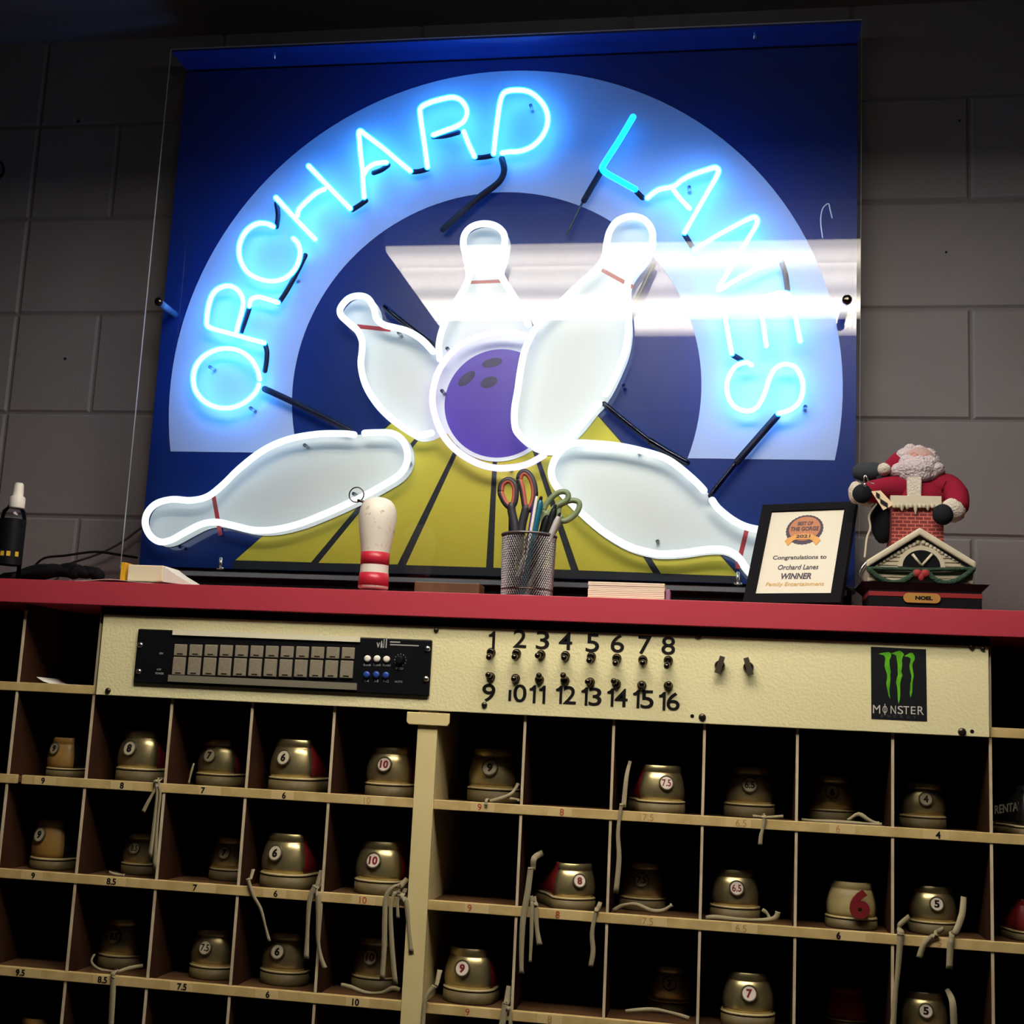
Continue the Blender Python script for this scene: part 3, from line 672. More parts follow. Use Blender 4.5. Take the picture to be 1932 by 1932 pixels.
# painted-out tube joining the letters, and the electrode sleeves
for q in (zA([(1380, 1790), (1390, 1830), (1388, 1880), (1380, 1930)]), zA([(1450, 1580), (1490, 1520), (1540, 1430), (1590, 1330)]), zA([(1440, 1180), (1448, 1120), (1440, 1060)]), zA([(1835, 1092), (1870, 1070), (1905, 1045)]),
          zB([(492, 895), (530, 892), (570, 880)]), zB([(815, 822), (870, 818), (915, 808)]), zB([(1660, 1000), (1690, 1030)]), zC([(165, 1222), (190, 1262), (215, 1300)]), zC([(668, 1360), (690, 1430), (700, 1510)]), zC([(418, 1850), (460, 1875)]),
          zA([(1300, 1600), (1280, 1660), (1255, 1730)]), zB([(600, 712), (660, 708), (730, 690)]), zB([(290, 900), (330, 885), (365, 860)])):
    MB().tube(smooth_path(pp(q, NY + 0.010), 3), 0.0050, 8).build('painted_out_tube', M_block, sg)
for q, r in (([(500, 734), (552, 758), (600, 782), (660, 812)], .0062), ([(947, 300), (951, 322), (940, 345), (900, 375), (836, 432)], .0062), ([(1133, 325), (1118, 350), (1102, 378)], .0060), ([(1102, 378), (1092, 395), (1070, 440)], .0022),
             ([(1466, 785), (1430, 826), (1390, 872)], .0066), ([(1390, 872), (1365, 903), (1340, 935)], .0045), ([(1140, 762), (1186, 800), (1226, 832)], .0050), ([(1226, 832), (1262, 854), (1295, 872)], .0070), ([(726, 580), (765, 612), (815, 650)], .0060), ([(1232, 500), (1205, 560), (1190, 580)], .0055)):
    MB().tube(smooth_path(pp(q, NY + 0.014), 3), r, 10).build('electrode_sleeve', M_sleeve if q[0][0] not in (500, 947, 1133, 1466) else M_block, sg)
for px, py in ((393, 690), (470, 768), (552, 520), (1000, 195), (768, 870), (960, 880), (1205, 850), (572, 838), (750, 625), (842, 655), (1176, 725), (665, 930), (336, 1030), (832, 735), (1310, 905), (1300, 350), (1520, 765), (1240, 1020)):
    a = P(px, py, NY); MB().tube([(a.x, NY + 0.007, a.z), (a.x, BY - 0.001, a.z)], 0.0035, 8, False).build('tube_support', M_glassy, sg)

# ------------------------------------------------------------------ bowling shoes
SL = 0.19
def outline(wh):
    pts = []
    a = 0.034
    for k in range(13):                       # heel arc, left to right around the back
        t = math.pi * k / 12
        pts.append((-wh * math.cos(t), a - a * math.sin(t)))
    side = [(0.060, .93), (0.085, .90), (0.110, .98), (0.130, 1.06), (0.150, 1.05), (0.165, .95), (0.177, .75), (0.186, .45)]
    for y, f in side: pts.append((wh * f, y))
    pts.append((0, SL))
    for y, f in reversed(side): pts.append((-wh * f, y))
    return pts
def inset_pts(pts, d):
    n = len(pts); out = []
    for i in range(n):
        ax, ay = pts[i - 1]; bx, by = pts[(i + 1) % n]
        tx, ty = bx - ax, by - ay; l = math.hypot(tx, ty) or 1
        dd = d(pts[i]) if callable(d) else d
        out.append((pts[i][0] - ty / l * dd, pts[i][1] + tx / l * dd))
    return out
def sst(a, b, x):
    t = min(max((x - a) / (b - a), 0), 1); return t * t * (3 - 2 * t)
def hgt(y, hh): return hh * (1 - 0.50 * sst(0.05, 0.15, y)) - 0.012 * sst(0.15, SL, y)
INS = [(0, .0045), (.12, .0025), (.28, .0020), (.45, .0034), (.62, .0062), (.80, .0098), (.92, .0118), (1.0, .0122)]
def ins_at(t):
    for (a, x), (b, y) in zip(INS, INS[1:]):
        if t <= b: return x + (y - x) * (t - a) / (b - a)
    return INS[-1][1]
SHOE_MESH = {}
def shoe_meshes(kind):
    """Meshes of one shoe with its heel at the origin, facing -y."""
    if kind in SHOE_MESH: return SHOE_MESH[kind]
    cm, sm, zb, hh, wh = {'silver': (M_silver, M_shoered, .024, .063, .0445), 'tan': (M_tan, M_shoeblk, .020, .064, .041), 'cream': (M_cream, M_cream, .021, .060, .046), 'black': (M_shoeblk, M_shoeblk, .018, .075, .045),
                          'red': (M_shoered, M_shoered, .018, .060, .044)}[kind]
    bot = outline(wh)
    parts = []
    def mk(name, mb, mats):
        o = mb.build(name, mats, None); me = o.data; bpy.data.objects.remove(o); parts.append((name, me))
    m = MB()
    m.loft([[(x, y, 0) for x, y in inset_pts(bot, .001)], [(x, y, .0015) for x, y in bot], [(x, y, zb - .0055) for x, y in bot]])
    m.mi = 1; m.loft([[(x, y, zb - .0055) for x, y in inset_pts(bot, .0022)], [(x, y, zb - .0035) for x, y in inset_pts(bot, .0022)]])
    mk('sole', m, [M_sole, M_soledark])
    m = MB(); m.loft([[(x, y, zb - .0037) for x, y in inset_pts(bot, .0005)], [(x, y, zb - .0022) for x, y in inset_pts(bot, -.0008)], [(x, y, zb) for x, y in inset_pts(bot, .002)]])
    mk('welt', m, [M_welt])
    m = MB(); rings = []
    for t in (0, .12, .28, .45, .62, .80, .92, 1.0):
        q = inset_pts(bot, lambda p, t=t: ins_at(t) * (1 + 0.9 * sst(.09, .17, p[1])))
        rings.append([(x, y, zb - .001 + t * hgt(y0, hh)) for (x, y), (_, y0) in zip(q, bot)])
    q = inset_pts(bot, ins_at(1) + .0032)
    rings.append([(x, y, zb + hgt(y0, hh) * .985) for (x, y), (_, y0) in zip(q, bot)])
    rings.append([(x * (1 - .25 * sst(.10, .14, y0)), y, zb + hgt(y0, hh) * (.50 + .62 * sst(.095, .125, y0))) for (x, y), (_, y0) in zip(inset_pts(bot, ins_at(1) + .0045), bot)])
    rings.append([(x * .12, y, zb + hgt(y0, hh) * (.48 + .74 * sst(.095, .125, y0))) for (x, y), (_, y0) in zip(inset_pts(bot, ins_at(1) + .006), bot)])
    m.loft(rings); mk('upper', m, [sm])
    idx = [n for n in range(1, 12)]          # heel counter: wraps the back of the shoe
    m = MB(); rings = []
    for t in (0.01, .12, .28, .45, .62, .78, .80, .84, .92, .99, 1.005):
        out_ = {.78: .0012, .80: -.0002, .84: .0024, .92: .0030, .99: .0026, 1.005: .0018}.get(t, .0014)
        q = inset_pts(bot, ins_at(min(t, 1)) - out_); qi = inset_pts(bot, ins_at(min(t, 1)) + .001)
        ring = [(q[i][0], q[i][1], zb - .001 + t * hgt(bot[i][1], hh)) for i in idx] + [(qi[i][0], qi[i][1], zb - .001 + t * hgt(bot[i][1], hh)) for i in reversed(idx)]
        rings.append(ring)
    m.loft(rings); mk('heel_counter', m, [cm])
    SHOE_MESH[kind] = (parts, zb, hh, wh)
    return SHOE_MESH[kind]

def shoe(px_l, px_r, row, y, kind, num, ink, disc, rzd, label, group, laces=(), rec_disc=M_disc, lift=0.0, dz=0.056, sxy=1.0):
    """One rental shoe standing on shelf `row`; px_l and px_r are the sole's edges in the photograph."""
    parts, zb, hh, wh = shoe_meshes(kind)
    zf = rz(row) - 0.004
    py = 0.5 * (P(0, 0, 0).z - P(0, 0, 0).z)
    # find the pixel row of the floor there, then the centre of the sole
    base = None; pxm = (px_l + px_r) / 2
    lo, hi = 900, 2300
    for _ in range(40):
        mid = (lo + hi) / 2
        if P(pxm, mid, y + .02).z > zf: lo = mid
        else: hi = mid
    wpx = px_r - px_l
    A, B = P(px_l, lo, y + .03), P(px_r, lo, y + .03)
    s = min(max((B.x - A.x) / (2 * wh * (1 + 0.25 * abs(math.sin(R_(rzd))))), .78), 1.12) * sxy
    cx = (A.x + B.x) / 2
    walls = [XL[k] for k in range(6, -1, -1)] + XR
    xl_ = max(w for w in walls if w < cx); xr_ = min(w for w in walls if w > cx)
    xl_ += .0035; xr_ -= .0035
    sy = s * min(1.0, (RACK_B - .014 - y) / (SL * s * 1.04))
    for f in (1, .9, .8, .7, .6, .5, .4, .3, .2, .1, 0):
        a = R_(rzd * f); xs = [(px_ * s * math.cos(a) - py_ * sy * math.sin(a)) for px_, py_ in outline(wh * 1.02)]
        if max(xs) - min(xs) < xr_ - xl_:
            shift = max(0, xl_ - (cx + min(xs))) - max(0, cx + max(xs) - xr_)
            if abs(shift) < .012 or f < .3: break
    cx += shift; rzd = rzd * f
    zf += .0004
    root = thing('bowling_shoe', (cx, y, zf), label, 'shoe', group)
    root.rotation_euler = (lift, 0, R_(rzd)); root.scale = (s, sy, s)
    M = Matrix.LocRotScale(root.location, root.rotation_euler.to_quaternion(), root.scale).inverted()
    for nm, me in parts:
        o = bpy.data.objects.new(nm, me); COL.objects.link(o); o.parent = root
    if num:
        t = (dz - zb) / hh
        tilt = math.atan2(.0105, .045)
        yc = ins_at(t) - .0018 - .0016
        n = Vector((0, -math.cos(tilt), math.sin(tilt))); v = Vector((0, math.sin(tilt), math.cos(tilt)))
        if kind == 'cream':
            ang = R_(18); c = Vector((.0130, -.0020, .046)); u = Vector((math.cos(ang), math.sin(ang), 0)); n2 = u.cross(Vector((0, 0, 1)))
            m = MB(); add_text(m, num, c + n2 * .0045, .050, .036, u=u, bold=.05, th=.004)
            m.build('size_numeral', ink, root, local=True, label='big red block numeral')
        else:
            c = Vector((0, yc, dz))
            d = MB().lathe([(.0138, -.0014), (.0139, .0008), (.0126, .0018), (.0110, .0006)], c, n, 24, cap1=False, xref=(1, 0, 0)).build('disc_rim', M_discrim, root, local=True)
            d2 = MB().lathe([(.0110, -.0005), (.0110, .0009)], c, n, 24, xref=(1, 0, 0)).build('number_disc', disc, root, local=True)
            wN = {1: .0095, 2: .0155, 3: .0165}[len(num)]
            m = MB(); add_text(m, num, c + n * .0011, .0138 if len(num) < 3 else .0125, wN, v=v, bold=.045 if len(num) < 3 else .02, th=.0005)
            m.build('size_numeral', ink, d2, local=True)
    for pts, w in laces:
        ctl = [P(x, yy_, Y) for x, yy_, Y in pts]; zr = rz(row); full = []
        for i, p in enumerate(ctl):
            if -.0078 < p.y < .008 and p.z < zr + .003: p.y = .0095 if p.y > 0 else -.0085
            if p.y > -.005: p.x = min(max(p.x, xl_ + abs(w) * .6), xr_ - abs(w) * .6)
            if p.y > -.0078: p.z = max(p.z, zf + abs(w) * .5 + .001)          # inside: lies on the shelf
            if full and full[-1].y > -.0078 >= p.y:                            # comes over the rail
                q0 = full[-1]; t_ = .5
                xm = min(max(q0.x + (p.x - q0.x) * t_, xl_ + abs(w) * .6 + .0005), xr_ - abs(w) * .6 - .0005); dx_ = min(max(p.x, xl_ + abs(w) * .6), xr_ - abs(w) * .6) - xm
                ztop = max(zr + abs(w) * .5 + .0018, min(q0.z, p.z))
                full += [Vector((xm, .0065, ztop)), Vector((xm + dx_ * .3, -.0008, ztop)), Vector((xm + dx_ * .6, -.0085, min(ztop, max(p.z, zr - .002))))]
            full.append(p)
        path = []
        for i in range(len(full) - 1):
            seg_ = smooth_path([full[max(i - 1, 0)], full[i], full[i + 1], full[min(i + 2, len(full) - 1)]], 4)
            path += seg_[4:8] if len(seg_) > 8 else seg_
        path.append(full[-1])
        for p in path:                                                          # stay clear of the rail
            if p.z < zr + abs(w) * .5 + .001 and p.z > zr - .018 and -.0085 < p.y < .008: p.y = -.0085 if p.y < .001 else .0095
            if p.y < .002 and p.z < zr + .001: p.y = min(p.y, -.0085)
            if p.y > .008: p.z = max(p.z, zf + abs(w) * .5 + .0008)
        n = len(path); tw = [w * (0.62 + 0.38 * abs(math.cos(i / n * 5.0 + pts[0][0]))) for i in range(n)]
        if len(pts) > 2: tw[-1] = w
        m = MB(); m.ribbon(path, tw, .0010)
        for vv in m.bm.verts: vv.co = M @ vv.co
        m.build('lace', M_lacewhite if w < 0 else M_lace, root, local=True)
    return root
def hang(l, Y0=-.0085, back=.03):             # a lace end hanging over the rail: the first point starts back inside the cubbyhole
    return [(x, y, back if i == 0 else Y0) for i, (x, y) in enumerate(l)]
def lying(l, Y=.012): return [(x, y, Y) for x, y in l]
G1, G2, G3 = 'shoes in the top row of cubbyholes', 'shoes in the second row of cubbyholes', 'shoes in the third row of cubbyholes'
LW = .0068
shoe(75, 148, 1, .045, 'tan', '9', M_text, M_disctan, -22, 'tan bowling shoe with black 9, leftmost in the top row of cubbyholes', G1, dz=.060)
shoe(208, 306, 1, .034, 'silver', '8', M_text, M_disc, -14, 'silver bowling shoe with black 8 and three hanging laces, top row', G1,
     [(hang([(306, 1468), (294, 1486), (280, 1512), (270, 1532)]), LW), (hang([(303, 1470), (296, 1500), (290, 1560), (283, 1618)]), LW), (hang([(309, 1470), (302, 1500), (296, 1560), (291, 1640)]), LW)])
shoe(358, 448, 1, .050, 'silver', '7', M_text, M_disctan, -14, 'silver bowling shoe with black 7 in the top row of cubbyholes', G1, [(lying([(366, 1440), (360, 1460), (356, 1478)], .03), .004)])
shoe(490, 592, 1, .022, 'silver', '6', M_text, M_disc, -16, 'bright silver bowling shoe with black 6 and red side, top row', G1)
shoe(693, 790, 1, .036, 'silver', '10', M_numred, M_discpink, -10, 'silver bowling shoe with red 10, top row beside the cream post', G1)
shoe(876, 978, 1, .058, 'silver', '9', M_text, M_disctan, -4, 'shaded silver bowling shoe with 9 and lace across its heel, top row', G1,
     [([(978, 1478, .04), (966, 1496, .012), (945, 1506, .006), (920, 1513, .004), (917, 1518, -.0075)], LW), (lying([(945, 1506), (975, 1508), (985, 1512)], .010), .005)])
shoe(1197, 1297, 1, .022, 'silver', '7.5', M_numred, M_discpink, 18, 'bright bowling shoe with red number and one long lace left, top row', G1,
     [([(1189, 1436, .03), (1182, 1466, .012), (1172, 1520, -.0085), (1166, 1570, -.0085), (1168, 1620, -.0085), (1162, 1686, -.0085)], .0080)])
shoe(1364, 1462, 1, .066, 'silver', '6.5', M_text, M_disctan, 0, 'dark shaded bowling shoe with a short lace tip hanging below, top row', G1,
     [([(1440, 1536, .03), (1442, 1543, -.0085), (1440, 1560, -.0085), (1436, 1575, -.0085), (1434, 1594, -.0085)], LW), (lying([(1420, 1540), (1450, 1542), (1478, 1540)], .02), .005)])
shoe(1523, 1612, 1, .085, 'silver', '6', M_text, M_disctan, 0, 'almost black shaded bowling shoe left of shoe 4, top row', G1,
     [(lying([(1512, 1550), (1560, 1555), (1610, 1556), (1664, 1556)], .02), LW), (lying([(1600, 1548), (1620, 1536), (1640, 1548), (1658, 1554)], .03), LW)])
shoe(1697, 1787, 1, .060, 'silver', '4', M_text, M_disctan, 2, 'small shaded bowling shoe with black 4 in the top row', G1)
bs = shoe(1905, 2010, 1, .030, 'black', '', M_text, M_disc, 28, 'black shoe with pale lettering at right edge of the photo, top row', G1)
shoe(45, 135, 2, .045, 'tan', '9', M_text, M_disc, -22, 'tan bowling shoe with black 9, leftmost in the second row of cubbyholes', G2, dz=.058)
shoe(226, 300, 2, .064, 'silver', '8.5', M_text, M_disctan, -6, 'shaded bowling shoe behind the long laces of shoe 8, second row', G2, [(lying([(205, 1645), (218, 1650), (235, 1652)], .02), .006)])
shoe(392, 470, 2, .070, 'silver', '7', M_text, M_disctan, -4, 'dark shaded bowling shoe with 7, pushed right in the second row', G2)
shoe(473, 578, 2, .022, 'silver', '6', M_text, M_disc, -16, 'bright silver bowling shoe with black 6 and hanging laces, second row', G2,
     [([(478, 1640, .02), (468, 1660, -.0085), (478, 1690, -.0085), (492, 1715, -.0085), (500, 1745, -.0085), (508, 1776, -.0085)], .0062),
      ([(607, 1642, .03), (594, 1674, -.0085), (584, 1700, -.0085), (580, 1760, -.0085), (578, 1809, -.0085)], .0095), ([(604, 1664, .02), (600, 1690, -.0085), (601, 1730, -.0085), (600, 1770, -.0085), (605, 1805, -.0085), (613, 1827, -.0085)], .0090)])
shoe(665, 765, 2, .030, 'silver', '10', M_numred, M_discpink, -8, 'silver bowling shoe with red 10 and four hanging laces, second row', G2,
     [([(769, 1658, .02), (745, 1672, -.0085), (729, 1690, -.0085), (726, 1735, -.0085), (725, 1790, -.0085), (721, 1848, -.0085)], .0085), ([(762, 1670, .02), (744, 1686, -.0095), (737, 1715, -.0095), (740, 1790, -.0095), (746, 1857, -.0095)], .0080),
      ([(758, 1682, .01), (753, 1690, -.0085), (750, 1708, -.0085), (751, 1732, -.0085)], .0060), ([(764, 1676, .01), (766, 1700, -.0085), (771, 1750, -.0085), (776, 1797, -.0085)], .0085)])
shoe(1044, 1140, 2, .020, 'silver', '8', M_numred, M_discpink, 26, 'bright silver bowling shoe with red 8 and hanging laces, second row', G2,
     [([(1024, 1609, .03), (1008, 1619, .004), (1001, 1640, -.0085), (996, 1680, -.0085), (987, 1735, -.0085), (984, 1790, -.0085), (984, 1837, -.0085)], .0095), ([(1002, 1690, .01), (1004, 1705, -.0095), (1003, 1745, -.0095), (1002, 1780, -.0095), (1000, 1816, -.0095)], .0060),
      ([(1006, 1692, .01), (1010, 1708, -.0085), (1013, 1750, -.0085), (1018, 1783, -.0085)], .0100), ([(1133, 1702, .02), (1124, 1720, -.0085), (1117, 1760, -.0085), (1119, 1795, -.0085), (1114, 1824, -.0085)], .0075)])
shoe(1166, 1256, 2, .072, 'silver', '7.5', M_text, M_disctan, 0, 'dark shaded bowling shoe right of shoe with red 8, second row', G2,
     [(lying([(1150, 1718), (1175, 1708), (1200, 1706), (1228, 1718), (1250, 1718), (1268, 1707)], .016), LW)])
shoe(1335, 1432, 2, .040, 'silver', '6.5', M_numred, M_discpink, 4, 'silver bowling shoe with red number, lace coiled before its heel, second row', G2,
     [(lying([(1328, 1733), (1350, 1731), (1390, 1735), (1440, 1736), (1462, 1732), (1468, 1720)], .010), .008), (lying([(1438, 1716), (1448, 1724), (1452, 1735)], .014), .006)])
shoe(1565, 1668, 2, .036, 'cream', '6', M_numred, M_disc, -8, 'cream bowling shoe with a big red block 6, second row', G2)
shoe(1715, 1810, 2, .042, 'silver', '5', M_text, M_discpink, 4, 'silver bowling shoe with 5 and three hanging laces, second row', G2,
     [([(1716, 1730, .02), (1698, 1744, .002), (1699, 1765, -.0085), (1694, 1830, -.0085), (1689, 1880, -.0085), (1684, 1945, -.0085)], .0100), ([(1780, 1752, .02), (1758, 1766, -.006), (1742, 1785, -.0085), (1734, 1807, -.0085)], .0085),
      ([(1818, 1692, .03), (1815, 1725, .012), (1802, 1760, -.007), (1793, 1785, -.0085), (1791, 1828, -.0085)], .0095)])
shoe(1898, 1995, 2, .050, 'red', '', M_text, M_disc, 30, 'reddish shoe cut by the right edge of the photo, second row', G2)
shoe(180, 268, 3, .064, 'silver', '8.5', M_text, M_disctan, -4, 'shaded bowling shoe with a lace looped round its sole, third row', G3,
     [([(178, 1800, .05), (172, 1815, .03), (185, 1828, .012), (215, 1834, .004), (245, 1826, .012), (270, 1822, .02)], .006), ([(216, 1834, .004), (214, 1846, -.0085), (212, 1885, -.0085), (209, 1945, -.0085)], .0100)])
shoe(350, 440, 3, .040, 'silver', '7.5', M_text, M_disc, -8, 'silver bowling shoe with black 7 and a half, third row', G3)
shoe(482, 578, 3, .044, 'silver', '6', M_text, M_disc, -8, 'silver bowling shoe with black 6, third row under a curling lace', G3)
shoe(655, 752, 3, .060, 'silver', '10', M_numred, M_disc, -6, 'shaded bowling shoe with dark 10 behind hanging laces, third row', G3,
     [(lying([(643, 1858), (660, 1862), (690, 1873), (720, 1873), (740, 1864), (754, 1868)], .012), .007)])
shoe(823, 928, 3, .026, 'silver', '9', M_numred, M_discpink, -12, 'silver bowling shoe with red 9, third row beside the cream post', G3,
     [([(830, 1830, .02), (818, 1862, -.0085), (803, 1885, -.0110), (797, 1945, -.0110)], .0085), ([(960, 1860, .02), (953, 1895, -.0085), (946, 1945, -.0085)], .0100), ([(962, 1880, .02), (963, 1905, -.0085), (962, 1945, -.0085)], .0075)])
shoe(1228, 1316, 3, .085, 'silver', '7', M_text, M_disctan, -2, 'almost black shaded bowling shoe left of red 7, third row', G3, [(lying([(1180, 1908), (1230, 1905), (1270, 1912), (1300, 1922)], .02), .007)])
shoe(1360, 1464, 3, .026, 'silver', '7', M_numred, M_discpink, 2, 'silver bowling shoe with red 7, third row', G3)
shoe(1556, 1640, 3, .085, 'red', '', M_text, M_disc, 0, 'almost invisible dark red bowling shoe, third row between shoes 7 and 5', G3)
shoe(1694, 1790, 3, .036, 'silver', '5', M_text, M_discpink, -2, 'silver bowling shoe with 5, lowest row in view at right', G3, [([(1786, 1866, .03), (1797, 1890, .004), (1807, 1945, -.0085)], .0100)])
shoe(20, 96, 4, .030, 'tan', '9', M_text, M_disc, -12, 'tan bowling shoe cut by the bottom edge of the photo', 'shoes in the fourth row of cubbyholes', dz=.058)
# lettering on the side of the black shoe
m = MB(); a, b = P(1886, 1526, .03), P(1932, 1519, .06)
u = (b - a).normalized(); add_text(m, 'RENTAL', P(1902, 1524, .028), .013, .056, u=u, bold=.02, th=.0006)
Mi = Matrix.LocRotScale(bs.location, bs.rotation_euler.to_quaternion(), bs.scale).inverted()
for vv in m.bm.verts: vv.co = Mi @ vv.co
m.build('shoe_lettering', mat('worn_print', (.16, .15, .13), .6), bs, local=True)

# papers in the top-left cubbyhole
pw_ = P(105, 1290, .03)
for k, (dx, rot_, lb) in enumerate(((0, 2, 'bottom white flyer of the loose pile in the top-left cubbyhole'), (.006, -4, 'middle white flyer of the loose pile in the top-left cubbyhole'), (.001, 5, 'top white flyer of the loose pile, corner curling up'))):
    m = MB(); c = Vector((XL[5] + W * .48 + dx, .085, rz(0) - .004 + + .0006 + .0016 * k))
    n = 8; top = []; ca, sa = math.cos(R_(rot_)), math.sin(R_(rot_))
    rings = []
    for i in range(n + 1):
        lx = -.050 + .100 * i / n; zl = (.010 if k == 2 else 0) * (max(0, -.02 - lx) / .03) ** 2
        f = lambda ly, zz: (c.x + lx * ca - ly * sa, c.y + lx * sa + ly * ca, c.z + zl + zz)
        rings.append([f(-.07, 0), f(.07, 0), f(.07, .0006), f(-.07, .0006)])
    m.loft(rings); o = m.build('flyer', M_paper, None, lb, 'paper', 'flyers in the top-left cubbyhole', org=c)

# ------------------------------------------------------------------ things standing on the counter
MB().tube(smooth_path(pp([(1552, 448), (1549, 425), (1549, 408), (1553, 392), (1563, 384), (1566, 395), (1570, 411)], AY + 0.03), 3), 0.0011, 6).build('loose_wire', M_acryedge, sg)
def zat(px, py, Y): return P(px, py, Y).z
def lathe_px(mb, prof, axis_x, Y, seg=28, **k):   # prof: (pixel y, pixel half width)
    pts = []
    c0 = P(axis_x, prof[0][0], Y)
    for py, hw in prof:
        c = P(axis_x, py, Y); pts.append((hw * px2m(Y) / 1.02 * 1.0, c.z))
    return mb.lathe([(r, z) for r, z in pts], (c0.x, Y, 0), (0, 0, 1), seg, **k)

# spray bottle
Y = 0.03
c = P(13, 1088, Y)
sb = thing('spray_bottle', (c.x, Y, CNT_T), 'clear spray bottle with black label and white pump cap on the counter', 'bottle')
def zc(py): return P(13, py, Y).z
kx = px2m(Y) / 1.02
m = MB().lathe([(.012, CNT_T), (.0215, CNT_T + .002), (.0222, CNT_T + .006), (.0222, zc(990)), (.0215, zc(974)), (.0195, zc(964)), (.0125, zc(957)), (.0115, zc(953))], (c.x, Y, 0), seg=32)
m.build('bottle_body', M_glassy, sb)
lw = MB().lathe([(.0225, zc(1066)), (.0225, zc(980))], (c.x, Y, 0), seg=32, cap0=False, cap1=False).build('label_wrap', M_black, sb)
MB().lathe([(.0130, zc(959)), (.0135, zc(957)), (.0135, zc(940)), (.0120, zc(937)), (.0090, zc(935)), (.0090, zc(928)), (.0080, zc(914)), (.0060, zc(911))], (c.x + .004, Y, 0), seg=24).build('pump_cap', M_white, sb)
M_yelp = mat('yellow_print', (0.62, 0.42, 0.02), 0.5)
m = MB()
for k in range(3):
    q = P(4 + k * 10, 1043.5, Y - .0235); 
    a = math.asin(max(-1, min(1, (q.x - c.x) / .0229)))
    ctr = Vector((c.x + .0229 * math.sin(a), Y - .0229 * math.cos(a), q.z)); u = Vector((math.cos(a), math.sin(a), 0))
    m.prism([ctr - u * .0032 - Vector((0, 0, .0042)), ctr + u * .0032 - Vector((0, 0, .0042)), ctr + u * .0032 + Vector((0, 0, .0042)), ctr - u * .0032 + Vector((0, 0, .0042))], u.cross(Vector((0, 0, 1))) * .0004)
m.build('yellow_squares', M_yelp, lw)
# black cable bundle and cords
Yb = 0.10
path = pp([(22, 1088), (50, 1080), (82, 1076), (104, 1073), (121, 1070), (135, 1074), (148, 1078), (160, 1073), (171, 1078)], Yb)
cbm = MB()
for j, (oy, oz) in enumerate(((0, 0), (.03, -.004), (-.02, -.006))):
    cbm.tube(smooth_path([p + Vector((0, oy, oz)) for p in path], 3), [(.006 + .0065 * (math.sin(i * .30 + j) ** 2)) for i in range(25)], 10)
cb = cbm.build('cable_bundle', M_blackmatt, None, 'bundled black cable heaped on the counter beside the spray bottle', 'cable', org=(path[4].x, Yb, CNT_T))
zmin = min(v.co.z for v in cb.data.vertices)
for v in cb.data.vertices: v.co.z = max(v.co.z, 0.0004)
q = [(62, 1072), (83, 1053), (124, 1048), (180, 1041), (226, 1047), (258, 1052)]
pth = smooth_path(pp(q, .255), 4); pth = [Vector((pth[0].x - .03, .22, CNT_T + .003))] + pth
MB().tube(pth, .0024, 8).build('power_cord', M_blackmatt, None, 'thin black cord bowing along the block wall towards the sign', 'cord', 'cords behind the counter', org=(pth[0].x, .25, CNT_T))
q = [(132, 1063), (186, 1045), (228, 1024), (259, 1001), (285, 985)]
pth = smooth_path(pp(q, .275), 4); pth = [Vector((pth[0].x - .04, .26, CNT_T + .003))] + pth
MB().tube(pth, .0024, 8).build('power_cord', mat('grey_cord', (.035, .033, .033), .7), None, 'grey cord rising steeply behind the lower left corner of the sign', 'cord', 'cords behind the counter', org=(pth[0].x, .27, CNT_T))
# white box, yellow pad, paper sheet
Yw = 0.0
m = MB(); a = P(145, 1092, -.015); b = P(290, 1097, -.015)
rings = []
for i in range(13):
    t = i / 12; x = a.x + (b.x - a.x) * t; z = CNT_T + .0006 + .0042 * math.sin(math.pi * min(1, t * 1.05)) ** 2
    rings.append([(x, -.022, z), (x, .085, z), (x, .085, z + .0006), (x, -.022, z + .0006)])
m.loft(rings); m.build('paper_sheet', M_paper, None, 'thin white paper sheet bowed upward under the small white box', 'paper', org=((a.x + b.x) / 2, .03, CNT_T))
a, b = P(247, 1090, .01), P(316, 1069, .01)
M_ivory = mat('ivory_plastic', (0.80, 0.70, 0.52), 0.45)
zb0 = CNT_T + .0055
wbx = thing('card_box', ((a.x + b.x) / 2, .03, zb0), 'small ivory plastic box with sloping white end, left of the bowling pin', 'box')
m = MB(); m.box((a.x, -.005, zb0), (b.x, .06, b.z)).build('box_body', M_ivory, wbx, bevel=.002)
e1, e2 = P(325, 1080, -.004), P(366, 1100, -.004)
m = MB(); m.prism([(b.x + .0005, -.004, zb0), (e2.x, -.004, CNT_T + .0008), (e1.x, -.004, e1.z), (b.x + .0005, -.004, b.z - .001)], (0, .06, 0)); m.build('sloping_end', M_white, wbx)
a, b = P(235, 1088, .015), P(246.3, 1063.5, .015)
MB().box((a.x, -.002, zb0), (b.x, .045, b.z)).build('note_pad', mat('yellow_pad', (0.68, 0.36, 0.012), .6), None, 'yellow pad standing on edge at the left of the ivory box', 'note pad', bevel=.0008, org=((a.x + b.x) / 2, .02, zb0))
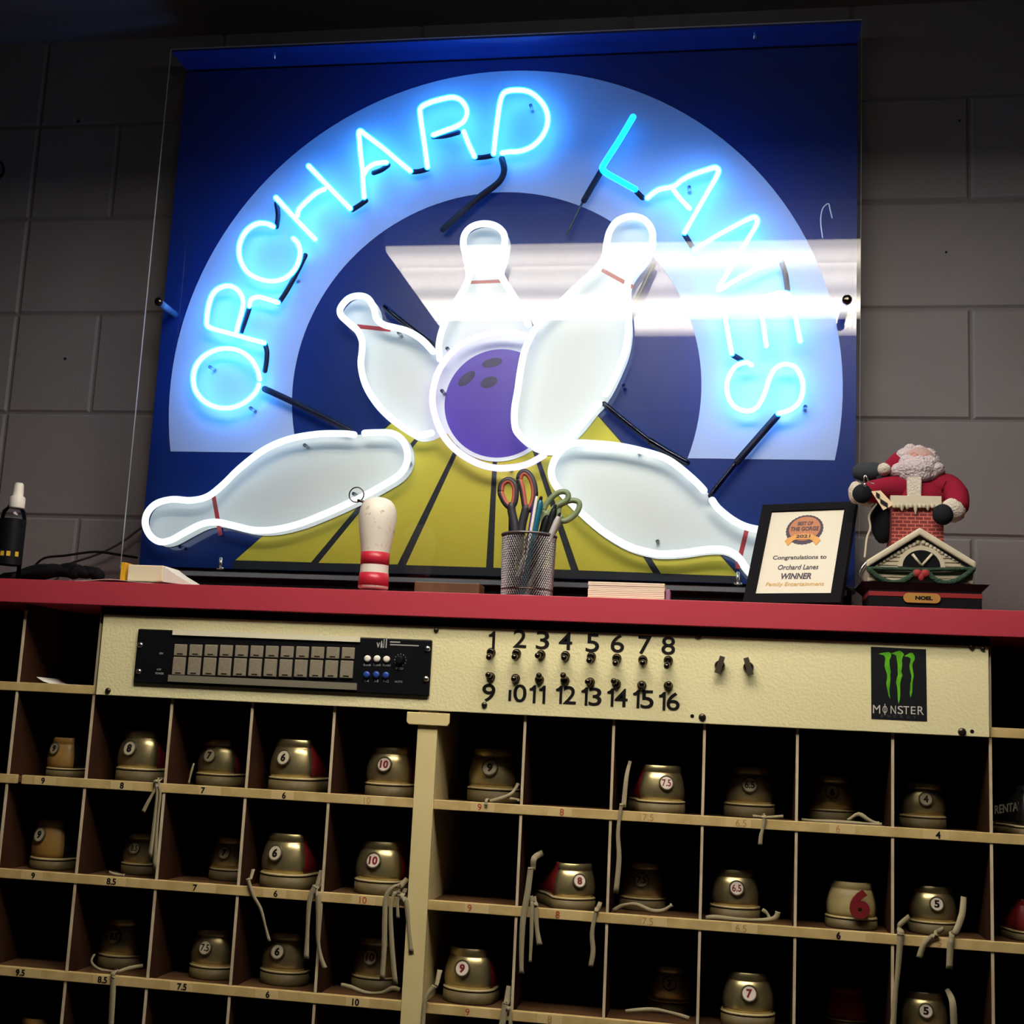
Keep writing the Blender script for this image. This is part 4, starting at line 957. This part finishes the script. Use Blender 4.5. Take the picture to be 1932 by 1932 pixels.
# bowling pin key fob (upper half of a pin)
Yp = 0.012
M_worn = mat('worn_white_pin', (0.74, 0.69, 0.63), 0.45, noise=(85, (0.36, 0.31, 0.26), 0.60, 0.72), bump=(60, .15, .001))
M_band = mat('red_pin_band', (0.50, 0.02, 0.045), 0.35)
cp = P(704, 1108, Yp)
bp_ = thing('bowling_pin', (cp.x, Yp, CNT_T), 'worn white bowling pin head with two red bands standing on the counter', 'bowling pin')
prof = [(1112, 26), (1110, 29.5), (1094, 28.6), (1078, 27.6), (1060, 27.2), (1043, 27.8), (1025, 30.5), (1005, 34.2), (985, 36.6), (972, 36.8), (960, 35.0), (951, 31.0), (944, 24), (940, 15), (938, 5)]
prof = [(r * kx, P(704, py, Yp).z) for py, r in prof]
prof = [(r, max(z, CNT_T + .0002)) for r, z in prof]
MB().lathe(prof, (cp.x, Yp, 0), seg=36).build('pin_body', M_worn, bp_)
for ya, yb in ((1066, 1043), (1106, 1082)):
    def rr(py):
        for (a1, r1), (a2, r2) in zip([(1110, 29.5), (1094, 28.6), (1078, 27.6), (1060, 27.2), (1043, 27.8), (1025, 30.5)], [(1094, 28.6), (1078, 27.6), (1060, 27.2), (1043, 27.8), (1025, 30.5), (1005, 34.2)]):
            if a2 <= py <= a1: return (r1 + (r2 - r1) * (a1 - py) / (a1 - a2)) * kx
        return 29 * kx
    MB().lathe([(rr(p_) + .0005, P(704, p_, Yp).z) for p_ in (ya, (ya + yb) / 2, yb)], (cp.x, Yp, 0), seg=36).build('red_band', M_band, bp_)
rc = P(672, 933, Yp); rp = [Vector((rc.x + .0128 * math.cos(t), Yp + .002, rc.z + .0128 * math.sin(t))) for t in (2 * math.pi * k / 30 for k in range(31))]
MB().tube(rp, .0011, 8, False).tube([P(676, 944, Yp), P(684, 946, Yp), P(692, 950, Yp)], .0022, 8).build('wire_ring', M_chrome, bp_)
# brown strip
a, b = P(782, 1112, -.008), P(905, 1101, -.008)
MB().box((a.x, -.010, CNT_T + .0002), (b.x, .035, b.z)).build('wood_block', mat('brown_wood', (0.13, 0.06, 0.03), .5, noise=(40, (.09, .04, .02), .4, .6)), None, 'flat brown wooden block between the bowling pin and the pencil cup', 'wood block', bevel=.001, org=((a.x + b.x) / 2, .01, CNT_T))
# pencil cup
Yc = 0.022
cc = P(994, 1110, Yc); r0, r1 = 48.5 * kx, 51.5 * kx; zt = P(998, 1011, Yc).z
M_mesh = mat('grey_wire_mesh', (0.20, 0.185, 0.20), 0.4, metal=0.7)
pc = thing('pencil_cup', (cc.x, Yc, CNT_T), 'grey wire mesh pencil cup full of pens and scissors on the counter', 'pencil cup')
m = MB(); N_, K_ = 66, 26
v = [[m.bm.verts.new((cc.x + (r0 + (r1 - r0) * j / K_) * math.cos(2 * math.pi * (i + .5 * (j % 2)) / N_), Yc + (r0 + (r1 - r0) * j / K_) * math.sin(2 * math.pi * (i + .5 * (j % 2)) / N_), CNT_T + .002 + (zt - CNT_T - .003) * j / K_)) for i in range(N_)] for j in range(K_ + 1)]
for j in range(0, K_ - 1):
    for i in range(N_):
        if j % 2 == 0: m._face([v[j][i], v[j + 1][i], v[j + 2][i], v[j + 1][i - 1]])
        else: m._face([v[j][i], v[j + 1][(i + 1) % N_], v[j + 2][i], v[j + 1][i]])
cup = m.build('mesh_wall', M_mesh, pc)
w_ = cup.modifiers.new('wire', 'WIREFRAME'); w_.thickness = .0019; w_.use_even_offset = False
def ringtube(r, z, t): return MB().tube([(cc.x + r * math.cos(2 * math.pi * k / 40), Yc + r * math.sin(2 * math.pi * k / 40), z) for k in range(41)], t, 8, False)
ringtube(r1 + .0006, zt, .0020).build('cup_rim', M_mesh, pc)
ringtube(r0 + .0004, CNT_T + .0125, .0011).build('base_ring', M_chrome, pc)
MB().lathe([(r0 - .001, CNT_T + .0002), (r0, CNT_T + .0018)], (cc.x, Yc, 0), seg=32).build('cup_floor', M_mesh, pc)
def zz2(x, y): return (x / 7.43 + 920, y / 7.43 + 870)
# scissors
def scissors(loops, stems, blades, Ys, mats, label, rad, inner=None):
    ctr = P(*zz2(*stems[0][0]), Ys)
    s = thing('scissors', (ctr.x, Ys, CNT_T + .01), label, 'scissors', 'scissors in the pencil cup')
    for k, lp in enumerate(loops):
        path = smooth_path([P(*zz2(*q), Ys + (.002 if k else -.002)) for q in lp], 4, closed=True); path.append(path[0])
        h = MB().tube(path, rad, 10, False).tube(smooth_path([P(*zz2(*q), Ys + (.002 if k else -.002)) for q in stems[k]], 3), rad * 1.38, 10).build('handle', mats[0], s)
        if inner:
            cx_ = sum((p.x for p in path), 0) / len(path); cz_ = sum((p.z for p in path), 0) / len(path)
            MB().tube([Vector((cx_ + (p.x - cx_) * .84, p.y - .001, cz_ + (p.z - cz_) * .90)) for p in path], rad * .80, 8, False).build('handle_lining', inner, h)
    for k, (a, b) in enumerate(blades):
        A, B = P(*zz2(*a), Ys), P(*zz2(*b), Ys); B.z = max(B.z, CNT_T + .004)
        t = (B - A).normalized(); sd = Vector((t.z, 0, -t.x)); oy = Vector((0, .0012 if k else -.0012, 0))
        MB().hexa([A - sd * .006 + oy, A + sd * .006 + oy, A + sd * .006 + oy + Vector((0, .0012, 0)), A - sd * .006 + oy + Vector((0, .0012, 0)), B - sd * .0012 + oy, B + sd * .0012 + oy, B + sd * .0012 + oy + Vector((0, .001, 0)), B - sd * .0012 + oy + Vector((0, .001, 0))]).build('blade', M_steel, s)
M_hdl = mat('charcoal_handle', (.022, .021, .032), .5); M_orange = mat('orange_rubber', (.42, .085, .06), .5); M_green = mat('sage_handle', (.17, .23, .12), .45)
scissors([[(180, 430), (200, 320), (270, 265), (340, 280), (390, 360), (395, 480), (370, 600), (310, 640), (250, 590), (205, 510)], [(440, 250), (470, 170), (530, 150), (600, 210), (650, 330), (665, 470), (640, 600), (590, 680), (530, 650), (505, 520), (480, 380)]],
         [[(330, 630), (340, 720), (370, 850), (390, 1000)], [(540, 660), (520, 740), (490, 860), (470, 1000)]], [((390, 1000), (450, 1600)), ((470, 1000), (440, 1600))], Yc - .012, [M_hdl], 'large dark scissors with orange lined handles in the pencil cup', .0052, M_orange)
scissors([[(790, 690), (830, 590), (920, 490), (1020, 430), (1110, 440), (1130, 500), (1090, 560), (1010, 600), (930, 660), (860, 740), (810, 760)], [(1000, 640), (1080, 580), (1180, 550), (1270, 570), (1285, 640), (1240, 730), (1150, 810), (1060, 840), (1000, 780)]],
         [[(820, 740), (800, 830), (790, 1000)], [(1010, 790), (960, 900), (900, 1010)]], [((790, 1000), (700, 1600)), ((900, 1010), (700, 1600))], Yc + .014, [M_green], 'sage green scissors leaning right in the pencil cup', .0048)
def pen(a, b, r, m1, label, Ys, tipm=None, b2=None):
    A, B = P(*zz2(*a), Ys), P(*zz2(*b), Ys)
    t = (B - A).normalized(); E_ = A + t * ((A.z - CNT_T - .006) / max(-t.z, .2))
    lim = r1 * .62
    if abs(E_.x - cc.x) > lim: E_.x = cc.x + math.copysign(lim, E_.x - cc.x)
    E_.y = max(min(E_.y, Yc + .02), Yc - .02)
    s = thing('pen', (E_.x, E_.y, CNT_T + .004), label, 'pen', 'pens in the pencil cup')
    MB().tube([A, A + t * .006, E_], [r * .8, r, r * .9], 12).build('pen_barrel', m1, s)
    if tipm: MB().tube([A - t * .008, A - t * .001], [r * .45, r * .55], 10).build('pen_button', tipm, s)
M_teal = mat('teal_plastic', (.004, .10, .17), .35)
pen((735, 580), (650, 1000), .0062, M_teal, 'thick teal pen in the middle of the pencil cup', Yc - .022, M_black)
pen((688, 505), (605, 960), .0026, M_white, 'slim white pen with black tip beside the teal pen', Yc - .030, M_black)
pen((640, 620), (585, 960), .0022, mat('violet_plastic', (.06, .012, .22), .4), 'slim violet pen left of the white pen', Yc - .024)
pen((930, 690), (850, 1000), .0062, M_black, 'thick black marker in front of the sage green scissors', Yc - .010, M_black)
pen((830, 800), (770, 1000), .0068, M_black, 'stout black marker between the teal pen and the right hand marker', Yc - .006)
pen((985, 800), (890, 1030), .0050, mat('silver_plastic', (.42, .41, .42), .35), 'silver white pen at the right rim of the pencil cup', Yc - .020, M_black)
pen((350, 720), (345, 960), .0066, M_black, 'stout black pen at the left rim of the pencil cup', Yc + .0)
# pencil lying across inside the cup
A, B = P(1003, 1012, Yc - .015), P(976, 1086, Yc - .025)
MB().tube([A, B], .0036, 8).build('pencil', M_paper, None, 'short pale pencil leaning inside the mesh cup', 'pencil', org=B)
# cream paper stack with a small purple box
a, b = P(1109, 1125, -.012), P(1254, 1101, -.012)
st = MB(); nl = 9
for k in range(nl):
    z0_ = CNT_T + .0002 + (b.z - CNT_T) * k / nl; z1_ = CNT_T + (b.z - CNT_T) * (k + .92) / nl
    j = random.uniform(-.0008, .0008); st.box((a.x + j, -.014 + j, z0_), (b.x + j, .045, z1_))
st.build('paper_stack', mat('pale_pink_paper', (.80, .66, .53), .75), None, 'low stack of pale paper slips right of the pencil cup', 'paper stack', org=((a.x + b.x) / 2, .01, CNT_T))
a2, b2 = P(1256, 1126, .0), P(1264, 1112.5, .0)
MB().box((a2.x, -.004, CNT_T + .0002), (b2.x, .035, b2.z)).build('eraser', mat('lilac_plastic', (.33, .17, .33), .5), None, 'small lilac block at the right end of the paper stack', 'eraser', bevel=.0006, org=(a2.x, .01, CNT_T))

# ------------------------------------------------------------------ award certificate in a black frame
AW, AH, yaw, lean = .1231, .1669, -.3395, .4852
u = Vector((math.cos(yaw), math.sin(yaw), 0)); nb = Vector((-math.sin(yaw), math.cos(yaw), 0)); v = nb * math.sin(lean) + Vector((0, 0, 1)) * math.cos(lean); nn = u.cross(v)
o0 = Vector((.5571, .03, ZR + .1945))
def F(a, b, c=0): return o0 + u * a + v * b + nn * c
aw = thing('award_frame', (o0.x, .03, CNT_T), 'black framed award certificate leaning back on the counter right of the sign', 'picture frame')
B_ = .0175
m = MB()
for (x0, y0, x1, y1) in ((-AW / 2 - B_, -B_, AW / 2 + B_, 0), (-AW / 2 - B_, AH, AW / 2 + B_, AH + B_ * .8), (-AW / 2 - B_, 0, -AW / 2, AH), (AW / 2, 0, AW / 2 + B_, AH)):
    m.hexa([F(x0, y0, -.010), F(x1, y0, -.010), F(x1, y0, .004), F(x0, y0, .004), F(x0, y1, -.010), F(x1, y1, -.010), F(x1, y1, .004), F(x0, y1, .004)])
m.build('frame', M_blackmatt, aw)
x0, y0, x1, y1 = -AW / 2, 0, AW / 2, AH
ce = MB().hexa([F(x0, y0, -.004), F(x1, y0, -.004), F(x1, y0, 0), F(x0, y0, 0), F(x0, y1, -.004), F(x1, y1, -.004), F(x1, y1, 0), F(x0, y1, 0)]).build('certificate', mat('certificate_paper', (.64, .61, .52), .6), aw)
q = [F(0, AH * .6, -.011), F(.02, AH * .6, -.011)]
ft = F(0, AH * .6, -.011) + nb * .075; ft.z = CNT_T + .0006
MB().hexa([ft - u * .015, ft + u * .015, ft + u * .015 + nb * .003, ft - u * .015 + nb * .003, q[0] - u * .012, q[0] + u * .012, q[0] + u * .012 + nb * .003, q[0] - u * .012 + nb * .003]).build('easel_leg', M_blackmatt, aw)
def C(fx_, fy_, c=.0004): return F((fx_ - .5) * AW, (1 - fy_) * AH, c)
M_bz = mat('badge_brown', (.42, .16, .07), .5); M_bd = mat('badge_navy', (.035, .022, .05), .5); M_gold = mat('ribbon_orange', (.62, .30, .07), .5); M_goldtxt = mat('gold_print', (.50, .30, .06), .5)
bc = C(.5, .232, 0); R1 = .0305
badge = MB().prism([bc + u * (R1 * (1 + .03 * (k % 2)) * math.cos(2 * math.pi * k / 60)) + v * (R1 * .97 * (1 + .03 * (k % 2)) * math.sin(2 * math.pi * k / 60)) for k in range(60)], nn * .0004).build('badge', M_bd, ce)
MB().prism([bc + u * (.0262 * math.cos(2 * math.pi * k / 48)) + v * (.002 + .0245 * math.sin(2 * math.pi * k / 48)) for k in range(48)], nn * .0007).build('badge_face', M_bz, badge)
m = MB()
for s_ in (-1, 1):
    m.prism([bc + u * (s_ * x) + v * y for x, y in ((.004, -.0105), (.0165, -.0125), (.0255, -.0165), (.0300, -.0225), (.0235, -.0325), (.0160, -.0225), (.0100, -.0195), (.004, -.0180))], nn * .0010)
m.prism([bc + u * x + v * y for x, y in ((-.0185, -.0200), (.0185, -.0200), (.0150, -.0100), (0, -.0082), (-.0150, -.0100))], nn * .0012)
m.build('badge_ribbon', M_gold, badge)
m = MB()
add_text(m, 'BEST OF', bc + v * .0125 + nn * .0010, .0075, .025, u=u, v=v, bold=.03, th=.0003); add_text(m, 'THE GORGE', bc + v * .0015 + nn * .0010, .0085, .047, u=u, v=v, bold=.03, th=.0003); add_text(m, '2021', bc - v * .0140 + nn * .0014, .0065, .024, u=u, v=v, bold=.03, th=.0003)
m.build('badge_lettering', M_bd, badge)
m = MB()
add_text(m, 'Congratulations to', C(.50, .572), .0105, .72 * AW, u=u, v=v, bold=.02, th=.0003); add_text(m, 'Orchard Lanes', C(.505, .682), .0098, .54 * AW, u=u, v=v, bold=.018, shear=.12, th=.0003); add_text(m, 'WINNER', C(.50, .788), .0118, .41 * AW, u=u, v=v, bold=.035, shear=.15, th=.0003)
m.build('certificate_lettering', M_bd, ce)
m = MB(); add_text(m, 'Family Entertainment', C(.50, .886), .0095, .77 * AW, u=u, v=v, bold=.015, shear=.1, th=.0003); m.build('gold_lettering', M_goldtxt, ce)

# ------------------------------------------------------------------ holiday figurine
def z6(x, y): return (x / 6.036 + 1590, y / 6.036 + 830)
def Q(x, y, Y): return P(*z6(x, y), Y)
Yf = .03
fc = Q(880, 1880, Yf)
fg = thing('holiday_figurine', (fc.x, .06, CNT_T), 'holiday figurine of bearded figure in red coat behind a snowy brick chimney', 'figurine')
M_snow = mat('snow_white', (.54, .49, .38), .7, bump=(160, .4, .002)); M_fur = mat('white_fur', (.55, .50, .44), .95, bump=(300, .9, .004)); M_beard = mat('white_beard', (.54, .47, .52), .95, bump=(260, 1.0, .005))
M_coat = mat('red_felt', (.22, .010, .030), .9, spec=.1, bump=(500, .3, .001)); M_mit = mat('black_felt', (.012, .014, .020), .9, spec=.1)
M_gar = mat('green_garland', (.018, .05, .028), .9, bump=(400, 1.0, .003)); M_bow = mat('red_bow', (.28, .015, .02), .7)
M_side = mat('siding_cream', (.50, .44, .33), .7)
def zf_(y): return Q(880, y, Yf).z
xl, xr = Q(190, 1700, Yf).x, Q(1620, 1700, Yf).x; xl2, xr2 = Q(275, 1790, Yf).x, Q(1540, 1790, Yf).x
m = MB()
z1, z2, z3 = zf_(1660), zf_(1745), CNT_T + .0003
m.hexa([(xl2, -.002, z2), (xr2, -.002, z2), (xr2, .105, z2), (xl2, .105, z2), (xl, -.010, z1), (xr, -.010, z1), (xr, .115, z1), (xl, .115, z1)])
m.box((xl2, -.002, z3), (xr2, .105, z2 + .0002)); m.build('base', M_black, fg)
MB().box((xl2 - .0006, -.0028, zf_(1812)), (xr2 + .0006, .1056, zf_(1762))).build('ribbon_band', mat('red_ribbon', (.22, .006, .010), .6), fg)
na, nbx = Q(690, 1850, -.003), Q(1112, 1752, -.003); cz_ = (na.z + nbx.z) / 2; hr = (nbx.z - na.z) / 2
pl_ = [Vector((nbx.x - hr + hr * math.cos(t), -.003, cz_ + hr * math.sin(t))) for t in (R_(-90 + 15 * k) for k in range(13))] + [Vector((na.x + hr + hr * math.cos(t), -.003, cz_ + hr * math.sin(t))) for t in (R_(90 + 15 * k) for k in range(13))]
npx = MB().prism(pl_, (0, -.0016, 0)).build('nameplate', mat('brass_plate', (.50, .28, .07), .4, metal=.3), fg)
m = MB(); add_text(m, 'NOEL', Vector(((na.x + nbx.x) / 2 + .003, -.0047, cz_)), .0062, .026, bold=.06, th=.0004); m.build('nameplate_lettering', M_text, npx)
# gable house front
Yh = .012
gp = [Q(285, 1652, Yh), Q(1480, 1652, Yh), Q(1490, 1440, Yh), Q(875, 1085, Yh), Q(280, 1440, Yh)]
ho = MB().prism([(p.x, Yh, max(p.z, z1 + .0002)) for p in gp], (0, .085, 0)).build('house_wall', M_side, fg)
m = MB()
for k in range(9):
    y = 1640 - k * 45
    t = max(0, (1440 - y) / 355); a, b = Q(290 + 590 * t, y, Yh), Q(1478 - 600 * t, y, Yh)
    if b.x > a.x: m.prism([(a.x, Yh, a.z), (b.x, Yh, a.z), (b.x, Yh - .0018, a.z - .0006), (a.x, Yh - .0018, a.z - .0006)], (0, 0, .0045))
m.build('siding_boards', mat('siding_boards', (.46, .40, .30), .7), ho)
def gable(yoff, thick, y0, y1, name, mm, x0=255, x1=1515, apex=(870, 1005), eave=1385):
    a, t, b = Q(x0, eave + yoff, Yh), Q(apex[0], apex[1] + yoff, Yh), Q(x1, eave + yoff + 15, Yh)
    h = thick
    m = MB()
    pts = [Vector((a.x, 0, a.z)), Vector((t.x, 0, t.z)), Vector((b.x, 0, b.z)), Vector((b.x - .002, 0, b.z - h)), Vector((t.x, 0, t.z - h * 1.15)), Vector((a.x + .002, 0, a.z - h))]
    m.prism([(p.x, y0, p.z) for p in pts], (0, y1 - y0, 0))
    return m.build(name, mm, fg, bevel=.003 if mm is M_snow else 0)
gable(62, .0042, Yh - .004, Yh + .09, 'roof_fascia', M_mit, 290, 1480)
gable(0, .0105, Yh - .010, Yh + .095, 'roof_snow', M_snow)
m = MB()
for s_, xa, ya, xb, yb in ((0, 380, 1425, 850, 1165), (1, 920, 1165, 1400, 1425)):
    for k in range(12):
        t = k / 11; c = Q(xa + (xb - xa) * t, ya + (yb - ya) * t, Yh - .002); m.ball(c, .0036, 8, (1, .5, 1), rings=6)
m.build('scalloped_trim', M_snow, ho)
wc = Q(893, 1448, Yh); r_o, r_i = 250 / 6.036 * kx, 200 / 6.036 * kx
arc = lambda r, y: [(wc.x + r * math.cos(math.pi * k / 24), y, wc.z + r * .92 * math.sin(math.pi * k / 24)) for k in range(25)]
wf = MB().prism(arc(r_o, Yh - .0005), (0, -.003, 0)).build('arched_window', M_side, ho)
wd_ = MB().prism(arc(r_i, Yh - .0036), (0, -.0004, 0)).build('window_pane', M_blackmatt, wf)
m = MB()
for dx in (-95, 120):
    m.tube([(wc.x, Yh - .005, wc.z + .001), tuple(Q(893 + dx * 1.05, 1300, Yh - .005))], .0022, 6, False)
m.build('window_mullion', M_snow, wf)
m = MB()
m.tube(smooth_path([Q(290, 1462, Yh - .006), Q(600, 1468, Yh - .007), Q(890, 1476, Yh - .007), Q(1200, 1474, Yh - .007), Q(1495, 1466, Yh - .006)], 4), .0030, 8)
for arcs in (((305, 1480), (400, 1560), (520, 1618), (640, 1622), (750, 1575), (830, 1500)), ((960, 1500), (1040, 1585), (1150, 1628), (1270, 1615), (1390, 1550), (1480, 1475))):
    m.tube(smooth_path([Q(x, y, Yh - .007) for x, y in arcs], 4), .0045, 8)
m.build('garland', M_gar, fg)
c = Q(895, 1535, Yh - .009)
MB().ball(c + Vector((-.006, 0, .002)), .0075, 10, (1, .5, .9)).ball(c + Vector((.006, 0, .002)), .0075, 10, (1, .5, .9)).ball(c + Vector((0, -.001, -.004)), .005, 10, (1, .6, 1.3)).build('bow', M_bow, fg)
# chimney of bricks
bm_ = bpy.data.materials.new('toy_brick'); bm_.use_nodes = True; nt = bm_.node_tree; bs_ = nt.nodes['Principled BSDF']; bs_.inputs['Roughness'].default_value = .7
tc = nt.nodes.new('ShaderNodeTexCoord'); mp = nt.nodes.new('ShaderNodeMapping'); mp.inputs['Rotation'].default_value = (R_(90), 0, 0)
bk = nt.nodes.new('ShaderNodeTexBrick'); bk.inputs['Scale'].default_value = 1.0; bk.inputs['Brick Width'].default_value = .0125; bk.inputs['Row Height'].default_value = .0058; bk.inputs['Mortar Size'].default_value = .0007
bk.inputs['Color1'].default_value = (.15, .014, .018, 1); bk.inputs['Color2'].default_value = (.19, .02, .02, 1); bk.inputs['Mortar'].default_value = (.55, .13, .10, 1)
nt.links.new(tc.outputs['Object'], mp.inputs[0]); nt.links.new(mp.outputs[0], bk.inputs['Vector']); nt.links.new(bk.outputs['Color'], bs_.inputs['Base Color'])
Yk = .035
a, b = Q(558, 1150, Yk), Q(1148, 700, Yk)
ch = MB().box((a.x, Yk, z1 + .002), (b.x, Yk + .07, b.z)).build('chimney', bm_, fg)
m = MB(); a2, b2 = Q(540, 755, Yk), Q(1118, 648, Yk)
m.box((a2.x, Yk - .006, a2.z), (b2.x, Yk + .076, b2.z))
for x, l in ((590, 25), (630, 20), (675, 60), (735, 40), (775, 20), (830, 95), (880, 30), (925, 25), (970, 55), (1025, 35), (1080, 30)):
    t = Q(x, 750, Yk - .004); m.lathe([(.0042, .002), (.0034, -.003), (.0008, -l / 6.036 * kx)], t, (0, 0, 1), 8)
m.build('chimney_snow', M_snow, ch, bevel=.0025)
# coat, arms
Yt = .070
cb_ = Q(870, 590, Yt)
MB().ball(cb_ + Vector((0, 0, -.010)), .040, 20, (1.16, .75, .82)).build('coat', M_coat, fg)
sl = MB().tube(smooth_path([Q(700, 560, Yt), Q(560, 560, Yt - .01), Q(420, 580, Yt - .02), Q(330, 590, Yt - .03)], 3), [.022, .022, .0215, .021, .0205, .020, .0195, .019, .0185, .018], 12).build('sleeve', M_coat, fg)
cf = MB().ball(Q(150, 600, Yt - .030), .0165, 14, (.75, .8, 1.1), lump=.12).ball(Q(280, 700, Yt - .02), .012, 12, (1, .8, .8), lump=.15).build('cuff', M_fur, fg)
MB().ball(Q(222, 612, Yt - .046), .0155, 16, (1, .8, 1)).build('mitten', M_mit, fg)
MB().tube(smooth_path([Q(1040, 540, Yt), Q(1180, 550, Yt), Q(1285, 620, Yt - .012), Q(1310, 740, Yt - .028)], 3), [.022, .0235, .024, .024, .0225, .021, .020, .019, .0185, .018], 12).build('sleeve', M_coat, fg)
MB().ball(Q(1255, 800, Yt - .036), .0185, 16, (1.05, .8, 1.05), lump=.16).build('cuff', M_fur, fg)
MB().ball(Q(1140, 850, Yt - .052), .0160, 16, (1, .8, 1.05)).build('mitten', M_mit, fg)
a, b = Q(735, 650, Yt - .036), Q(905, 420, Yt - .036)
MB().hexa([(a.x, Yt - .040, a.z), (b.x - .002, Yt - .040, a.z), (b.x - .002, Yt - .030, a.z), (a.x, Yt - .030, a.z), (a.x, Yt - .034, b.z), (b.x, Yt - .034, b.z), (b.x, Yt - .022, b.z), (a.x, Yt - .022, b.z)]).build('coat_trim', M_fur, fg, bevel=.002)
# head tipped back, beard, hat
hd = Q(860, 290, Yt)
he = MB().ball(hd + Vector((.002, .004, .004)), .027, 18, (1.05, 1, 1.0)).build('head', mat('plush_skin', (.40, .27, .25), .8), fg)
m = MB()
for x, y, r, dy in ((840, 330, .030, -.012), (700, 350, .020, -.010), (640, 370, .014, -.006), (1000, 340, .021, -.010), (1060, 370, .013, -.004), (860, 390, .022, -.016), (760, 395, .017, -.014), (960, 390, .017, -.014), (760, 250, .016, -.014), (960, 255, .016, -.014), (860, 240, .012, -.022)):
    m.ball(Q(x, y, Yt + dy), r, 14, (1.1, .8, .72), lump=.10)
m.build('beard', M_beard, he)
m = MB()
for x, y, r in ((700, 190, .014), (770, 130, .012), (880, 150, .013), (980, 190, .014), (660, 230, .010), (1030, 240, .011)): m.ball(Q(x, y, Yt + .004), r, 12, lump=.16)
m.build('hair', M_beard, he)
m = MB(); m.ball(Q(830, 190, Yt - .022), .0055, 10).ball(Q(800, 165, Yt - .018), .004, 8).ball(Q(935, 180, Yt - .018), .004, 8)
m.build('face_features', mat('plush_nose', (.45, .22, .20), .8), he)
hat = MB().tube(smooth_path([Q(700, 250, Yt + .010), Q(620, 265, Yt + .008), Q(550, 290, Yt - .002), Q(500, 320, Yt - .010)], 3), [.022, .021, .019, .017, .015, .013, .011, .009, .007, .006], 12).build('hat', M_coat, fg)
MB().ball(Q(470, 335, Yt - .012), .0105, 14, lump=.10).build('pompom', M_fur, hat)
MB().tube([Q(760, 110, Yt), Q(755, 85, Yt), Q(775, 70, Yt), Q(800, 78, Yt)], .0016, 6).build('hanging_hook', M_blackmatt, he)
m = MB(); m.ball(Q(330, 370, Yt + .02), .022, 12, (1.5, .8, .75), lump=.15).ball(Q(240, 330, Yt + .02), .013, 10, (1.1, .8, .9), lump=.15).ball(Q(500, 420, Yt + .015), .016, 10, (1.3, .8, .8), lump=.1)
m.build('sack', mat('dark_green_cloth', (.020, .028, .034), .9), fg)
MB().ball(Q(460, 900, Yt + .01), .026, 14, (.8, .8, 1.55), lump=.06).build('coat_tail', M_mit, fg)
tg = [Q(325, 585, Yt - .066), Q(430, 575, Yt - .066), Q(580, 735, Yt - .068), Q(462, 800, Yt - .068)]
tag_ = MB().prism(tg, (0, .0008, 0)).build('paper_tag', mat('tag_card', (.68, .52, .36), .7), fg)
m = MB()
for x, y, w, h in ((400, 630, 40, 50), (470, 720, 80, 50)):
    c = Q(x, y, Yt - .0685); m.prism([c + Vector((w * k1 / 6.036 * kx / 2, 0, h * k2 / 6.036 * kx / 2 - w * k1 / 6.036 * kx / 3)) for k1, k2 in ((-1, -1), (1, -1), (1, 1), (-1, 1))], (0, -.0003, 0))
m.build('tag_print', M_text, tag_)
MB().tube(smooth_path([Q(250, 520, Yt - .066), Q(240, 440, Yt - .066), Q(262, 405, Yt - .066), Q(300, 480, Yt - .066), Q(360, 500, Yt - .066)], 3), .0010, 6).ball(Q(252, 510, Yt - .067), .003, 8).build('tag_loop', M_steel, fg)
MB().tube(smooth_path([Q(380, 730, Yt - .03), Q(300, 860, Yt - .03), Q(315, 1000, Yt - .03), Q(275, 1120, Yt - .03), Q(250, 1330, Yt - .03)], 4), .0017, 6).build('thread', M_snow, fg)
MB().tube(smooth_path([Q(265, 1400, Yh), Q(215, 1470, Yh), Q(200, 1560, Yh), Q(240, 1620, Yh)], 4), .0022, 6).build('cord_end', M_steel, fg)

# dark ring on the wall at the left edge of the photograph
rc = P(-10, 322, WALL_Y - .004)
MB().tube([(rc.x + .0215 * math.cos(2 * math.pi * k / 36), WALL_Y - .0055, rc.z + .0215 * math.sin(2 * math.pi * k / 36)) for k in range(37)], .0028, 8, False).build('wall_ring', M_blackmatt, None, 'dark round ring on the block wall at the left edge', 'wall ring', org=(rc.x, WALL_Y, rc.z))
